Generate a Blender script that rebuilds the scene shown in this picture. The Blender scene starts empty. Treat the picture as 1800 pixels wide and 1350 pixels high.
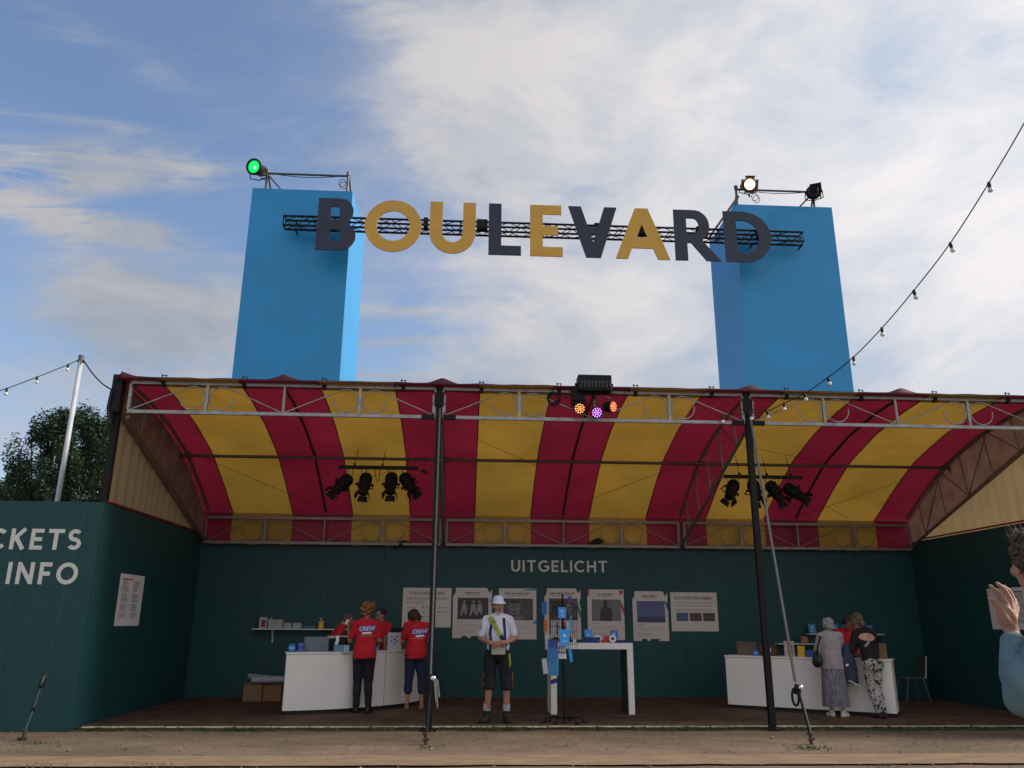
import bpy, bmesh, math, random
import numpy as np
from mathutils import Vector, Matrix, noise
from mathutils.bvhtree import BVHTree
random.seed(7); rnd = random.random
def U(a, b): return a + (b - a) * rnd()
SC = bpy.context.scene; COL = SC.collection
V = Vector

# ------------------------------------------------------------------ camera
FPX = 1404.0; PITCH = math.radians(16.5); YAW = math.radians(3.1); ROLL = 0.0058; CAMH = 1.5
F_ = V((math.sin(YAW)*math.cos(PITCH), math.cos(YAW)*math.cos(PITCH), math.sin(PITCH)))
R0 = V((math.cos(YAW), -math.sin(YAW), 0)); U0 = R0.cross(F_)
R_ = (R0*math.cos(ROLL) + U0*math.sin(ROLL)).normalized(); U_ = R_.cross(F_)
cam_d = bpy.data.cameras.new('camera'); cam = bpy.data.objects.new('camera', cam_d); COL.objects.link(cam)
cam_d.sensor_width = 36; cam_d.lens = FPX/1800*36; cam_d.clip_end = 2000; cam_d.clip_start = .05
mw = Matrix((( R_.x, U_.x, -F_.x, 0), (R_.y, U_.y, -F_.y, 0), (R_.z, U_.z, -F_.z, CAMH), (0, 0, 0, 1)))
cam.matrix_world = mw
SC.camera = cam
# surveying helpers: where a sight line of the photograph meets a plane of the place
def ray(u, v): return F_*FPX + R_*(u-900) - U_*(v-675)
def atY(u, v, y): d = ray(u, v); return V((0, 0, CAMH)) + d*(y/d.y)
def atX(u, v, x): d = ray(u, v); return V((0, 0, CAMH)) + d*(x/d.x)
def atZ(u, v, z=0.): d = ray(u, v); return V((0, 0, CAMH)) + d*((z-CAMH)/d.z)

# ------------------------------------------------------------------ world, sun, exposure
SUN_AZ = math.radians(88); SUN_EL = math.radians(36)
sundir = V((math.cos(SUN_EL)*math.sin(SUN_AZ), math.cos(SUN_EL)*math.cos(SUN_AZ), math.sin(SUN_EL)))
W = bpy.data.worlds.new('World'); SC.world = W; W.use_nodes = True
nt = W.node_tree; nt.nodes.clear(); NN = nt.nodes; LL = nt.links
def wn(t, **k):
    n = NN.new(t)
    for a, b in k.items(): setattr(n, a, b)
    return n
def wm(op, a, b=None, c=None, clamp=False):
    n = wn('ShaderNodeMath', operation=op); n.use_clamp = clamp
    for i, x in enumerate((a, b, c)):
        if x is None: continue
        if isinstance(x, (int, float)): n.inputs[i].default_value = x
        else: LL.new(x, n.inputs[i])
    return n.outputs[0]
tc = wn('ShaderNodeTexCoord'); DIR = tc.outputs['Generated']
sky = wn('ShaderNodeTexSky', sky_type='NISHITA', sun_disc=False)
sky.sun_elevation = SUN_EL; sky.sun_rotation = SUN_AZ; sky.air_density = 1.0; sky.dust_density = 1.2; sky.ozone_density = 1.6
def wnoise(scale, det, rough, dist=0., stretch=(1, 1, 1), off=0., tilt=0.):
    mp = wn('ShaderNodeMapping')
    if tilt: mp.vector_type = 'TEXTURE'; mp.inputs['Rotation'].default_value = (0, tilt, 0); stretch = tuple(1/x for x in stretch)
    mp.inputs['Scale'].default_value = stretch; mp.inputs['Location'].default_value = (off, off*.7, off*.3)
    LL.new(DIR, mp.inputs[0])
    n = wn('ShaderNodeTexNoise'); LL.new(mp.outputs[0], n.inputs['Vector'])
    n.inputs['Scale'].default_value = scale; n.inputs['Detail'].default_value = det
    n.inputs['Roughness'].default_value = rough; n.inputs['Distortion'].default_value = dist
    return n.outputs[0]
N1 = wnoise(4.2, 8, .62, .5, (1, 1, 2.0), 3.1)
N2 = wnoise(13, 7, .6, .9, (1, 1, 2.6), 1.7)
NS = wnoise(7, 9, .6, 1.9, (.7, .7, 4.2), 5.3, -.22)        # wind-drawn streaks
N3 = wnoise(2.2, 5, .55, .3, (1, 1, 2.0), 8.2)
def wblob(u, v, ru, rv, ang=0.):
    c = ray(u, v).normalized(); up0 = V((0, 0, 1)); r0 = c.cross(up0).normalized(); u0 = r0.cross(c)
    a = math.radians(ang); r = r0*math.cos(a)+u0*math.sin(a); uu = u0*math.cos(a)-r0*math.sin(a)
    s = wn('ShaderNodeVectorMath', operation='SUBTRACT'); LL.new(DIR, s.inputs[0]); s.inputs[1].default_value = c
    out = []
    for ax, rad in ((r, ru/1500.), (uu, rv/1500.)):
        d = wn('ShaderNodeVectorMath', operation='DOT_PRODUCT'); LL.new(s.outputs[0], d.inputs[0]); d.inputs[1].default_value = ax
        q = wm('DIVIDE', d.outputs['Value'], rad); out.append(wm('MULTIPLY', q, q))
    d = wn('ShaderNodeVectorMath', operation='DOT_PRODUCT'); LL.new(s.outputs[0], d.inputs[0]); d.inputs[1].default_value = c
    q = wm('MULTIPLY', d.outputs['Value'], 1.6); out.append(wm('MULTIPLY', q, q))
    return wm('EXPONENT', wm('MULTIPLY', wm('ADD', wm('ADD', out[0], out[1]), out[2]), -1.0))
def wsum(lst):
    acc = None
    for (b, s) in lst:
        t = wm('MULTIPLY', wblob(*b), s); acc = t if acc is None else wm('ADD', acc, t)
    return acc
big = wsum([((1620, 420, 640, 760), 2.1), ((1180, 560, 330, 330), .9), ((1120, 60, 330, 130), .75), ((880, 110, 260, 60, -24), .75), ((840, 280, 160, 70, -10), .5),
            ((235, 535, 140, 85), 1.9), ((400, 560, 130, 70), 1.1), ((230, 650, 330, 70), .45), ((860, 640, 120, 60), .5), ((1000, 180, 200, 100), .45),
            ((960, 290, 190, 60, -8), .5), ((1060, 330, 110, 38), -.75), ((980, 95, 90, 40), -.45), ((60, 760, 260, 80), .5)])
streak = wsum([((140, 292, 170, 40, 15), 1.8), ((60, 368, 190, 24, 2), 1.3), ((150, 400, 120, 26, 2), .8), ((90, 205, 190, 12, 10), .6), ((310, 300, 190, 20, 18), .6),
               ((690, 548, 130, 16, 2), .95), ((680, 600, 110, 9, 6), .6), ((700, 662, 110, 9, 0), .7), ((140, 60, 300, 30, -8), .3), ((300, 430, 240, 18, -4), .45), ((700, 60, 160, 40, -30), .3)])
sep = wn('ShaderNodeSeparateXYZ'); LL.new(DIR, sep.inputs[0])
back = wm('SUBTRACT', .25, wm('MULTIPLY', sep.outputs[1], 1.5), clamp=True)     # the sky behind the camera: broken cloud too
horiz = wm('MULTIPLY', wm('SUBTRACT', 1.0, wm('MULTIPLY', wm('ABSOLUTE', sep.outputs[2]), 3.2), clamp=True), .45)
nb = wm('SUBTRACT', wm('ADD', wm('MULTIPLY', N1, 1.8), wm('MULTIPLY', N2, 1.1)), .60)
dens = wm('ADD', wm('ADD', wm('MULTIPLY', big, nb), wm('MULTIPLY', wm('ADD', back, horiz), nb)), wm('MULTIPLY', wm('MULTIPLY', streak, wm('SUBTRACT', wm('MULTIPLY', NS, 4.4), 1.2)), .62))
dens = wm('ADD', dens, wm('MULTIPLY', wm('SUBTRACT', NS, .5), .30))
mr = wn('ShaderNodeMapRange', interpolation_type='SMOOTHSTEP'); LL.new(dens, mr.inputs[0])
for i, x in ((1, -.02), (2, 1.12), (3, .03), (4, .96)): mr.inputs[i].default_value = x
cr = wn('ShaderNodeValToRGB'); LL.new(wm('ADD', wm('MULTIPLY', N1, .55), wm('MULTIPLY', N3, .45)), cr.inputs[0])
CS = 6.0
cr.color_ramp.elements[0].position = .40; cr.color_ramp.elements[0].color = (.056*8, .063*8, .074*8, 1)
cr.color_ramp.elements[1].position = .58; cr.color_ramp.elements[1].color = (.092*8, .088*8, .088*8, 1)
glow = wblob(1950, 150, 1000, 900)
gl2 = wm('ADD', wm('ADD', .53, wm('MULTIPLY', glow, .45)), wm('MULTIPLY', wm('SUBTRACT', -.05, sep.outputs[1], None, True), .55))
vm = wn('ShaderNodeVectorMath', operation='SCALE'); LL.new(cr.outputs[0], vm.inputs[0]); LL.new(wm('MULTIPLY', gl2, 7.4), vm.inputs['Scale'])
tint = wn('ShaderNodeMix', data_type='RGBA', blend_type='MULTIPLY'); tint.inputs[0].default_value = 1; LL.new(sky.outputs[0], tint.inputs[6]); tint.inputs[7].default_value = (.92, .95, 1.0, 1)
mix = wn('ShaderNodeMix', data_type='RGBA'); LL.new(mr.outputs[0], mix.inputs[0]); LL.new(tint.outputs[2], mix.inputs[6]); LL.new(vm.outputs[0], mix.inputs[7])
bg = wn('ShaderNodeBackground'); LL.new(mix.outputs[2], bg.inputs[0]); bg.inputs[1].default_value = .12
wo = wn('ShaderNodeOutputWorld'); LL.new(bg.outputs[0], wo.inputs[0])
sl = bpy.data.lights.new('sun', 'SUN'); so = bpy.data.objects.new('sun', sl); COL.objects.link(so)
sl.energy = 3.2; sl.angle = math.radians(20); sl.color = (1, .93, .84)
so.rotation_euler = (-sundir).to_track_quat('-Z', 'Y').to_euler(); so.location = sundir*60
SC.view_settings.view_transform = 'Standard'; SC.view_settings.look = 'None'; SC.view_settings.gamma = 1
SC.view_settings.exposure = 0.6

# ------------------------------------------------------------------ materials
MATS = {}
def mat(name, col, rough=.6, var=.12, scale=6., bump=0., bscale=40., metal=0., emit=None, estr=0., spec=.4, transl=0., stretch=(1, 1, 1), col2=None, coat=0.):
    if name in MATS: return MATS[name]
    m = bpy.data.materials.new(name); m.use_nodes = True; t = m.node_tree; b = t.nodes['Principled BSDF']; o = t.nodes['Material Output']
    b.inputs['Roughness'].default_value = rough; b.inputs['Metallic'].default_value = metal
    b.inputs['Specular IOR Level'].default_value = spec; b.inputs['Coat Weight'].default_value = coat
    c = t.nodes.new('ShaderNodeTexCoord'); mp = t.nodes.new('ShaderNodeMapping'); mp.inputs['Scale'].default_value = stretch
    t.links.new(c.outputs['Object'], mp.inputs[0])
    n = t.nodes.new('ShaderNodeTexNoise'); n.inputs['Scale'].default_value = scale; n.inputs['Detail'].default_value = 6; n.inputs['Roughness'].default_value = .6
    t.links.new(mp.outputs[0], n.inputs['Vector'])
    r = t.nodes.new('ShaderNodeValToRGB'); t.links.new(n.outputs[0], r.inputs[0])
    c2 = col2 if col2 else tuple(min(1, x*(1+var)) for x in col)
    c1 = col if col2 else tuple(x*(1-var) for x in col)
    r.color_ramp.elements[0].position = .3; r.color_ramp.elements[0].color = (*c1, 1)
    r.color_ramp.elements[1].position = .7; r.color_ramp.elements[1].color = (*c2, 1)
    t.links.new(r.outputs[0], b.inputs['Base Color'])
    if bump:
        n2 = t.nodes.new('ShaderNodeTexNoise'); n2.inputs['Scale'].default_value = bscale; n2.inputs['Detail'].default_value = 4
        t.links.new(mp.outputs[0], n2.inputs['Vector'])
        bp = t.nodes.new('ShaderNodeBump'); bp.inputs['Strength'].default_value = min(1, bump); bp.inputs['Distance'].default_value = .02
        t.links.new(n2.outputs[0], bp.inputs['Height']); t.links.new(bp.outputs[0], b.inputs['Normal'])
    if emit:
        b.inputs['Emission Color'].default_value = (*emit, 1); b.inputs['Emission Strength'].default_value = estr
    if transl:
        tr = t.nodes.new('ShaderNodeBsdfTranslucent'); t.links.new(r.outputs[0], tr.inputs[0])
        mx = t.nodes.new('ShaderNodeMixShader'); mx.inputs[0].default_value = transl
        t.links.new(b.outputs[0], mx.inputs[1]); t.links.new(tr.outputs[0], mx.inputs[2]); t.links.new(mx.outputs[0], o.inputs[0])
    MATS[name] = m; return m
teal = mat('teal_boards', (.009, .057, .060), .55, .12, 2.5, .12, 60, spec=.35)
blackm = mat('black_steel', (.007, .007, .008), .6, .3, 12, spec=.25)
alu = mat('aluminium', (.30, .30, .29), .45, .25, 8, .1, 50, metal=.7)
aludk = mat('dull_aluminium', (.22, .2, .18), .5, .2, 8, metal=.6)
steel = mat('galvanised_steel', (.22, .22, .22), .45, .2, 14, metal=.6)
redt = mat('red_tarpaulin', (.31, .018, .046), .5, .2, .9, .25, 7, transl=.22, spec=.3)
yelt = mat('yellow_tarpaulin', (.48, .275, .042), .5, .18, .9, .35, 7, transl=.27, spec=.3)
creamt = mat('cream_tarpaulin', (.36, .27, .14), .6, .1, 2, .2, 9, transl=.2)
brownt = mat('shaded_gable_tarpaulin', (.19, .11, .08), .7, .35, 2, .2, 9, transl=.16)  # brown stands in for cream or red cloth seen in shade
white = mat('white_laminate', (.80, .76, .69), .38, .04, 2)
whitepaint = mat('white_paint', (.62, .62, .60), .5, .1, 4)
towblue = mat('blue_tower_panel', (.004, .26, .57), .42, .06, .9, .04, 3, spec=.5)
navy = mat('dark_navy_letter', (.022, .03, .055), .5, .12, 3)
gold = mat('mustard_letter', (.58, .345, .055), .5, .06, 3)
paper = mat('poster_paper', (.60, .55, .50), .6, .05, 3)
paper2 = mat('white_paper', (.72, .72, .72), .6, .04, 3)
inkg = mat('grey_ink', (.20, .19, .18), .6, .1)
inkgreen = mat('green_ink', (.22, .27, .22), .6, .1)
inkred = mat('red_ink', (.55, .05, .05), .6, .1)
lettw = mat('off_white_lettering', (.62, .62, .56), .6, .05, 5)
cardb = mat('cardboard', (.24, .13, .07), .8, .12, 8, .1, 60)
lblue = mat('bright_blue_print', (.03, .30, .72), .4, .12, 9)
mblue = mat('mid_blue_print', (.02, .16, .42), .4, .15, 9)
dblue = mat('deep_blue_print', (.02, .03, .22), .4, .15, 9)
yelp = mat('yellow_plastic', (.72, .42, .03), .4, .08)
orangep = mat('orange_print', (.55, .18, .03), .5, .1)
rubber = mat('black_rubber', (.01, .01, .01), .7, .2)
greyweb = mat('grey_webbing', (.11, .11, .12), .7, .2, 30)
glass = mat('frosted_bulb_glass', (.75, .74, .68), .15, .04, spec=.6)
laptopm = mat('laptop_lid', (.20, .25, .30), .35, .05, metal=.3)
def emat(name, col, s): return mat(name, col, .4, .02, emit=col, estr=s)

# ------------------------------------------------------------------ mesh helpers
def tag(o, label=None, cat=None, group=None, kind=None):
    if label: o['label'] = label
    if cat: o['category'] = cat
    if group: o['group'] = group
    if kind: o['kind'] = kind
    return o
def thing(name, label, cat, loc=(0, 0, 0), group=None, rotz=0.):
    o = bpy.data.objects.new(name, None); COL.objects.link(o); o.location = loc; o.rotation_euler = (0, 0, rotz)
    o.empty_display_size = .1
    return tag(o, label, cat, group)
def rootloc(p):
    while p.parent: p = p.parent
    return V(p.location)
class MB:
    def __init__(s): s.v = []; s.f = []; s.m = []; s.cur = 0
    def add(s, vs, fs):
        b = len(s.v); s.v += [tuple(x) for x in vs]; s.f += [tuple(b+i for i in f) for f in fs]; s.m += [s.cur]*len(fs); return s
    def box(s, c, d, rot=None):
        c = V(c); hx, hy, hz = d[0]/2, d[1]/2, d[2]/2
        pts = [V((x, y, z)) for z in (-hz, hz) for (x, y) in ((-hx, -hy), (hx, -hy), (hx, hy), (-hx, hy))]
        if rot is not None: pts = [rot @ p for p in pts]
        return s.add([c+p for p in pts], [(0, 3, 2, 1), (4, 5, 6, 7), (0, 1, 5, 4), (1, 2, 6, 5), (2, 3, 7, 6), (3, 0, 4, 7)])
    def bbox(s, a, b):
        return s.box([(a[i]+b[i])/2 for i in range(3)], [abs(b[i]-a[i]) for i in range(3)])
    def tube(s, pts, r, n=8, closed=False, flat=None):
        pts = [V(p) for p in pts]; k = len(pts); rs = r if isinstance(r, (list, tuple)) else [r]*k
        vs = []; prev = None
        for i, p in enumerate(pts):
            if closed: t = pts[(i+1) % k]-pts[i-1]
            else: t = pts[min(i+1, k-1)]-pts[max(i-1, 0)]
            if t.length < 1e-9: t = V((0, 0, 1))
            t.normalize()
            if prev is None:
                a = V((0, 0, 1)) if abs(t.z) < .9 else V((1, 0, 0)); x = t.cross(a).normalized()
            else: x = (prev - t*prev.dot(t)).normalized()
            prev = x; y = t.cross(x)
            for j in range(n):
                an = 2*math.pi*(j+.5)/n; vs.append(p + (x*math.cos(an)+y*math.sin(an))*rs[i])
        fs = []
        for i in range(k if closed else k-1):
            for j in range(n):
                a, b = i*n+j, i*n+(j+1) % n; c, d = ((i+1) % k)*n+(j+1) % n, ((i+1) % k)*n+j
                fs.append((a, b, c, d))
        if not closed: fs += [tuple(range(n-1, -1, -1)), tuple((k-1)*n+j for j in range(n))]
        return s.add(vs, fs)
    def cap(s, p0, p1, r0, r1, n=14, m=5):     # tapered capsule
        p0, p1 = V(p0), V(p1); t = p1-p0; L = t.length; t = t.normalized() if L > 1e-6 else V((0, 0, 1))
        P = []; R = []
        for i in range(m): a = -math.pi/2+math.pi/2*(i+.02)/m; P.append(p0+t*r0*math.sin(a)); R.append(max(1e-4, r0*math.cos(a)))
        P += [p0, p1]; R += [r0, r1]
        for i in range(1, m+1): a = math.pi/2*(i-.02)/m; P.append(p1+t*r1*math.sin(a)); R.append(max(1e-4, r1*math.cos(a)))
        return s.tube(P, R, n)
    def ell(s, c, r, rot=None, nu=16, nv=10):
        c = V(c); r = (r, r, r) if isinstance(r, (int, float)) else r
        vs = [V((0, 0, -r[2]))]
        for i in range(1, nv):
            a = -math.pi/2+math.pi*i/nv
            for j in range(nu): b = 2*math.pi*j/nu; vs.append(V((r[0]*math.cos(a)*math.cos(b), r[1]*math.cos(a)*math.sin(b), r[2]*math.sin(a))))
        vs.append(V((0, 0, r[2])))
        if rot is not None: vs = [rot @ p for p in vs]
        fs = [(0, 1+(j+1) % nu, 1+j) for j in range(nu)]
        for i in range(nv-2):
            for j in range(nu): a = 1+i*nu+j; b = 1+i*nu+(j+1) % nu; fs.append((a, b, b+nu, a+nu))
        e = len(vs)-1; o = 1+(nv-2)*nu; fs += [(o+j, o+(j+1) % nu, e) for j in range(nu)]
        return s.add([c+p for p in vs], fs)
    def prism(s, loop, ext):                   # convex/concave planar loop, extruded
        e = V(ext); n = len(loop); a = [V(p) for p in loop]; b = [p+e for p in a]
        return s.add(a+b, [tuple(range(n-1, -1, -1)), tuple(range(n, 2*n))]+[(i, (i+1) % n, n+(i+1) % n, n+i) for i in range(n)])
    def loft(s, rings, cap=True):
        n = len(rings[0]); vs = [p for r in rings for p in r]; fs = []
        for i in range(len(rings)-1):
            for j in range(n): fs.append((i*n+j, i*n+(j+1) % n, (i+1)*n+(j+1) % n, (i+1)*n+j))
        if cap: fs += [tuple(range(n-1, -1, -1)), tuple((len(rings)-1)*n+j for j in range(n))]
        return s.add(vs, fs)
    def build(s, name, mats, parent=None, smooth=False, local=False, bevel=0.):
        me = bpy.data.meshes.new(name); ms = mats if isinstance(mats, (list, tuple)) else [mats]
        vs = [V(v) for v in s.v]; loc = V((0, 0, 0))
        if not local:
            if parent: o_ = rootloc(parent); vs = [v-o_ for v in vs]
            else:
                xs = [v.x for v in vs]; ys = [v.y for v in vs]
                loc = V(((min(xs)+max(xs))/2, (min(ys)+max(ys))/2, min(v.z for v in vs))); vs = [v-loc for v in vs]
        me.from_pydata([tuple(v) for v in vs], [], s.f)
        for m in ms: me.materials.append(m)
        me.polygons.foreach_set('material_index', s.m); me.update()
        bm = bmesh.new(); bm.from_mesh(me); bmesh.ops.recalc_face_normals(bm, faces=bm.faces); bm.to_mesh(me); bm.free()
        if smooth: me.polygons.foreach_set('use_smooth', [True]*len(me.polygons))
        o = bpy.data.objects.new(name, me); COL.objects.link(o); o.location = loc
        if parent: o.parent = parent
        if bevel:
            b = o.modifiers.new('bevel', 'BEVEL'); b.width = bevel; b.segments = 2; b.limit_method = 'ANGLE'
        return o
def copytree(o, parent=None):
    c = o.copy(); COL.objects.link(c)
    if parent: c.parent = parent; c.matrix_parent_inverse = o.matrix_parent_inverse
    for ch in list(o.children): copytree(ch, c)
    return c
def box_part(name, a, b, m, parent, bevel=0.): mb = MB(); mb.bbox(a, b); return mb.build(name, m, parent, bevel=bevel)
def remesh(mb, name, mats, parent, voxel=.01, sm=6, disp=None, local=True):
    o = mb.build(name+'_raw', mats, None, local=True)
    r = o.modifiers.new('r', 'REMESH'); r.mode = 'VOXEL'; r.voxel_size = voxel
    s = o.modifiers.new('s', 'SMOOTH'); s.iterations = sm; s.factor = .5
    dg = bpy.context.evaluated_depsgraph_get(); me = bpy.data.meshes.new_from_object(o.evaluated_get(dg))
    bpy.data.objects.remove(o)
    me.name = name
    if not me.materials: 
        for m in (mats if isinstance(mats, (list, tuple)) else [mats]): me.materials.append(m)
    if disp:
        amp, fr = disp; amp *= 1.5
        for v in me.vertices:
            n = v.normal; q = v.co*fr; q.z *= .75; k = noise.fractal(q, .9, 2.1, 4); v.co += n*(amp*k)
    me.polygons.foreach_set('use_smooth', [True]*len(me.polygons)); me.update()
    o = bpy.data.objects.new(name, me); COL.objects.link(o)
    if parent: o.parent = parent
    return o
def bvh_of(objs):
    vs, fs = [], []
    for o in objs:
        b = len(vs); vs += [v.co.copy() for v in o.data.vertices]; fs += [tuple(b+i for i in p.vertices) for p in o.data.polygons]
    return BVHTree.FromPolygons(vs, fs)

# ---- planar lettering -------------------------------------------------------
def arcp(cx, cy, rx, ry, a0, a1, n=16): return [(cx+rx*math.cos(math.radians(a0+(a1-a0)*i/n)), cy+ry*math.sin(math.radians(a0+(a1-a0)*i/n))) for i in range(n+1)]
def stroke_glyph(ch, s):
    h = s/2
    if ch == 'I': return s, [[(h, 0), (h, 1)]]
    if ch == 'T': return .72, [[(0, 1-h), (.72, 1-h)], [(.36, 0), (.36, 1-h)]]
    if ch == 'L': return .54, [[(h, 1), (h, 0)], [(h, h), (.54, h)]]
    if ch == 'E': return .58, [[(h, 0), (h, 1)], [(h, 1-h), (.58, 1-h)], [(h, .5), (.53, .5)], [(h, h), (.58, h)]]
    if ch == 'F': return .56, [[(h, 0), (h, 1)], [(h, 1-h), (.56, 1-h)], [(h, .48), (.51, .48)]]
    if ch == 'H': return .74, [[(h, 0), (h, 1)], [(.74-h, 0), (.74-h, 1)], [(h, .5), (.74-h, .5)]]
    if ch == 'N': return .78, [[(h, 0), (h, 1)], [(.78-h, 0), (.78-h, 1)], [(h, 1-h*.6), (.78-h, h*.6)]]
    if ch == 'K': return .70, [[(h, 0), (h, 1)], [(h, .40), (.62, 1)], [(.26, .58), (.62, 0)]]
    if ch == 'U': return .74, [[(h, 1), (h, .36)]+arcp(.37, .36, .37-h, .36-h, 180, 360)+[(.74-h, 1)]]
    if ch == 'O': return .98, [arcp(.49, .5, .49-h, .5-h, 90, 450, 36)]
    if ch == 'C': return .84, [arcp(.49, .5, .49-h, .5-h, 47, 313, 28)]
    if ch == 'G': return .90, [arcp(.49, .5, .49-h, .5-h, 50, 325, 28)+[(.82, .45)], [(.52, .46), (.90, .46)]]
    if ch == 'S': ry = (.5-h)/2; return .58, [arcp(.29, .5+ry, .205, ry, 30, 270, 20)[:-1]+arcp(.29, .5-ry, .215, ry, 90, -150, 20)]
    if ch == '&': return .8, [[(.78, .05), (.25, .68)]+arcp(.36, .76, .15, .15, 205, -30, 12)+[(.2, .46)]+arcp(.3, .27, .2, .19, 130, 300, 10)+[(.72, .5)]]
    return .35, []
def lettering(name, text, o, ux, uy, n, cap, m, parent, s=.17, gap=.17, width=None, align='l'):
    """flat lettering whose lower left is o, along ux, up uy, lifted along n"""
    o, ux, uy, n = V(o), V(ux).normalized(), V(uy).normalized(), V(n).normalized()
    gs = [stroke_glyph(c, s) for c in text]; tot = sum(g[0] for g in gs)+gap*(len(gs)-1)
    kx = (width/(tot*cap)) if width else 1.
    mb = MB(); x = 0.
    for (w, strokes) in gs:
        for si, st in enumerate(strokes):
            closed = (st[0][0]-st[-1][0])**2+(st[0][1]-st[-1][1])**2 < 1e-8
            pts = [V((p[0]+x, p[1])) for p in st]; L = []; Rr = []
            for i, p in enumerate(pts):
                a = pts[i-1] if i else (pts[-2] if closed else p); b = pts[i+1] if i < len(pts)-1 else (pts[1] if closed else p)
                t = (b-a).normalized(); nn = V((-t.y, t.x)); L.append(p+nn*s/2); Rr.append(p-nn*s/2)
            z = .004+.0012*si
            P = [o+ux*(q.x*cap*kx)+uy*(q.y*cap)+n*z for q in L+Rr]; k = len(L)
            mb.add(P, [(i, i+1, k+i+1, k+i) for i in range(k-1)])
        x += w+gap
    ob = mb.build(name, m, parent); return ob
def solid_glyph(name, loops, o, w, h, depth, m, parent):
    cu = bpy.data.curves.new(name, 'CURVE'); cu.dimensions = '2D'; cu.fill_mode = 'BOTH'; cu.extrude = depth/2
    for lp in loops:
        sp = cu.splines.new('POLY'); sp.points.add(len(lp)-1); sp.use_cyclic_u = True
        for i, (x, y) in enumerate(lp): sp.points[i].co = (x*w, y*h, 0, 1)
    t = bpy.data.objects.new('t', cu); COL.objects.link(t); dg = bpy.context.evaluated_depsgraph_get()
    me = bpy.data.meshes.new_from_object(t.evaluated_get(dg)); bpy.data.objects.remove(t)
    R = Matrix.Rotation(math.pi/2, 4, 'X'); me.transform(R); me.transform(Matrix.Translation(V(o)-rootloc(parent))); me.materials.clear(); me.materials.append(m)
    ob = bpy.data.objects.new(name, me); COL.objects.link(ob); ob.parent = parent; return ob
def typed(text, size, bold=.0, shear=0., spacing=1.):
    cu = bpy.data.curves.new('t', 'FONT'); cu.body = text; cu.size = size; cu.offset = bold; cu.shear = shear; cu.align_x = 'CENTER'; cu.align_y = 'CENTER'; cu.space_character = spacing; cu.resolution_u = 3
    t = bpy.data.objects.new('t', cu); COL.objects.link(t); dg = bpy.context.evaluated_depsgraph_get()
    me = bpy.data.meshes.new_from_object(t.evaluated_get(dg)); bpy.data.objects.remove(t); return me
def typed_on(name, text, size, o, ux, uy, m, parent, bold=0., shear=0., spacing=1.):
    me = typed(text, size, bold, shear, spacing); ux, uy = V(ux).normalized(), V(uy).normalized(); n = ux.cross(uy); o = V(o)-rootloc(parent)
    me.transform(Matrix(((ux.x, uy.x, n.x, o.x), (ux.y, uy.y, n.y, o.y), (ux.z, uy.z, n.z, o.z), (0, 0, 0, 1)))); me.materials.clear(); me.materials.append(m)
    ob = bpy.data.objects.new(name, me); COL.objects.link(ob); ob.parent = parent; return ob
#@@SETTING
# ------------------------------------------------------------------ the setting
XL, XR, YF, YB = -5.42, 9.48, 12.3, 16.9
def custom_ground():
    m = bpy.data.materials.new('sandy_ground'); m.use_nodes = True; t = m.node_tree; b = t.nodes['Principled BSDF']; b.inputs['Roughness'].default_value = .95; b.inputs['Specular IOR Level'].default_value = .15
    g = t.nodes.new('ShaderNodeTexCoord')
    def nz(scale, st, det=6):
        mp = t.nodes.new('ShaderNodeMapping'); mp.inputs['Scale'].default_value = st; t.links.new(g.outputs['Object'], mp.inputs[0])
        n = t.nodes.new('ShaderNodeTexNoise'); n.inputs['Scale'].default_value = scale; n.inputs['Detail'].default_value = det; n.inputs['Roughness'].default_value = .65; t.links.new(mp.outputs[0], n.inputs['Vector']); return n.outputs[0]
    def ramp(src, p0, c0, p1, c1):
        r = t.nodes.new('ShaderNodeValToRGB'); r.color_ramp.elements[0].position = p0; r.color_ramp.elements[0].color = (*c0, 1); r.color_ramp.elements[1].position = p1; r.color_ramp.elements[1].color = (*c1, 1); t.links.new(src, r.inputs[0]); return r.outputs[0]
    def mixc(f, a, bb, mode='MIX'):
        x = t.nodes.new('ShaderNodeMix'); x.data_type = 'RGBA'; x.blend_type = mode
        if isinstance(f, float): x.inputs[0].default_value = f
        else: t.links.new(f, x.inputs[0])
        t.links.new(a, x.inputs[6]); t.links.new(bb, x.inputs[7]); return x.outputs[2]
    base = ramp(nz(.55, (1, 2.2, 1)), .35, (.122, .092, .064), .66, (.215, .162, .112))
    fine = ramp(nz(9, (1, 1.6, 1), 8), .3, (.72, .72, .72), .7, (1.15, 1.12, 1.08))
    c = mixc(1.0, base, fine, 'MULTIPLY')
    damp = ramp(nz(1.3, (.6, 3.0, 1)), .56, (0, 0, 0), .68, (.55, .55, .55))
    dk = t.nodes.new('ShaderNodeRGB'); dk.outputs[0].default_value = (.11, .078, .05, 1)
    c = mixc(damp, c, dk.outputs[0])
    moss = ramp(nz(2.1, (1, 2.5, 1), 8), .62, (0, 0, 0), .74, (.5, .5, .5))
    gr = t.nodes.new('ShaderNodeRGB'); gr.outputs[0].default_value = (.07, .085, .03, 1)
    c = mixc(moss, c, gr.outputs[0])
    t.links.new(c, b.inputs['Base Color'])
    bp = t.nodes.new('ShaderNodeBump'); bp.inputs['Strength'].default_value = .5; bp.inputs['Distance'].default_value = .02; t.links.new(nz(14, (1, 1, 1), 8), bp.inputs['Height']); t.links.new(bp.outputs[0], b.inputs['Normal'])
    return m
gm = custom_ground()
mb = MB(); n = 60
xs = [-300, -120, -60]+[-30+i for i in range(61)]+[60, 120, 300]; ys = [-200, -80, -30]+[-10+i*.8 for i in range(60)]+[60, 120, 400]
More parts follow.
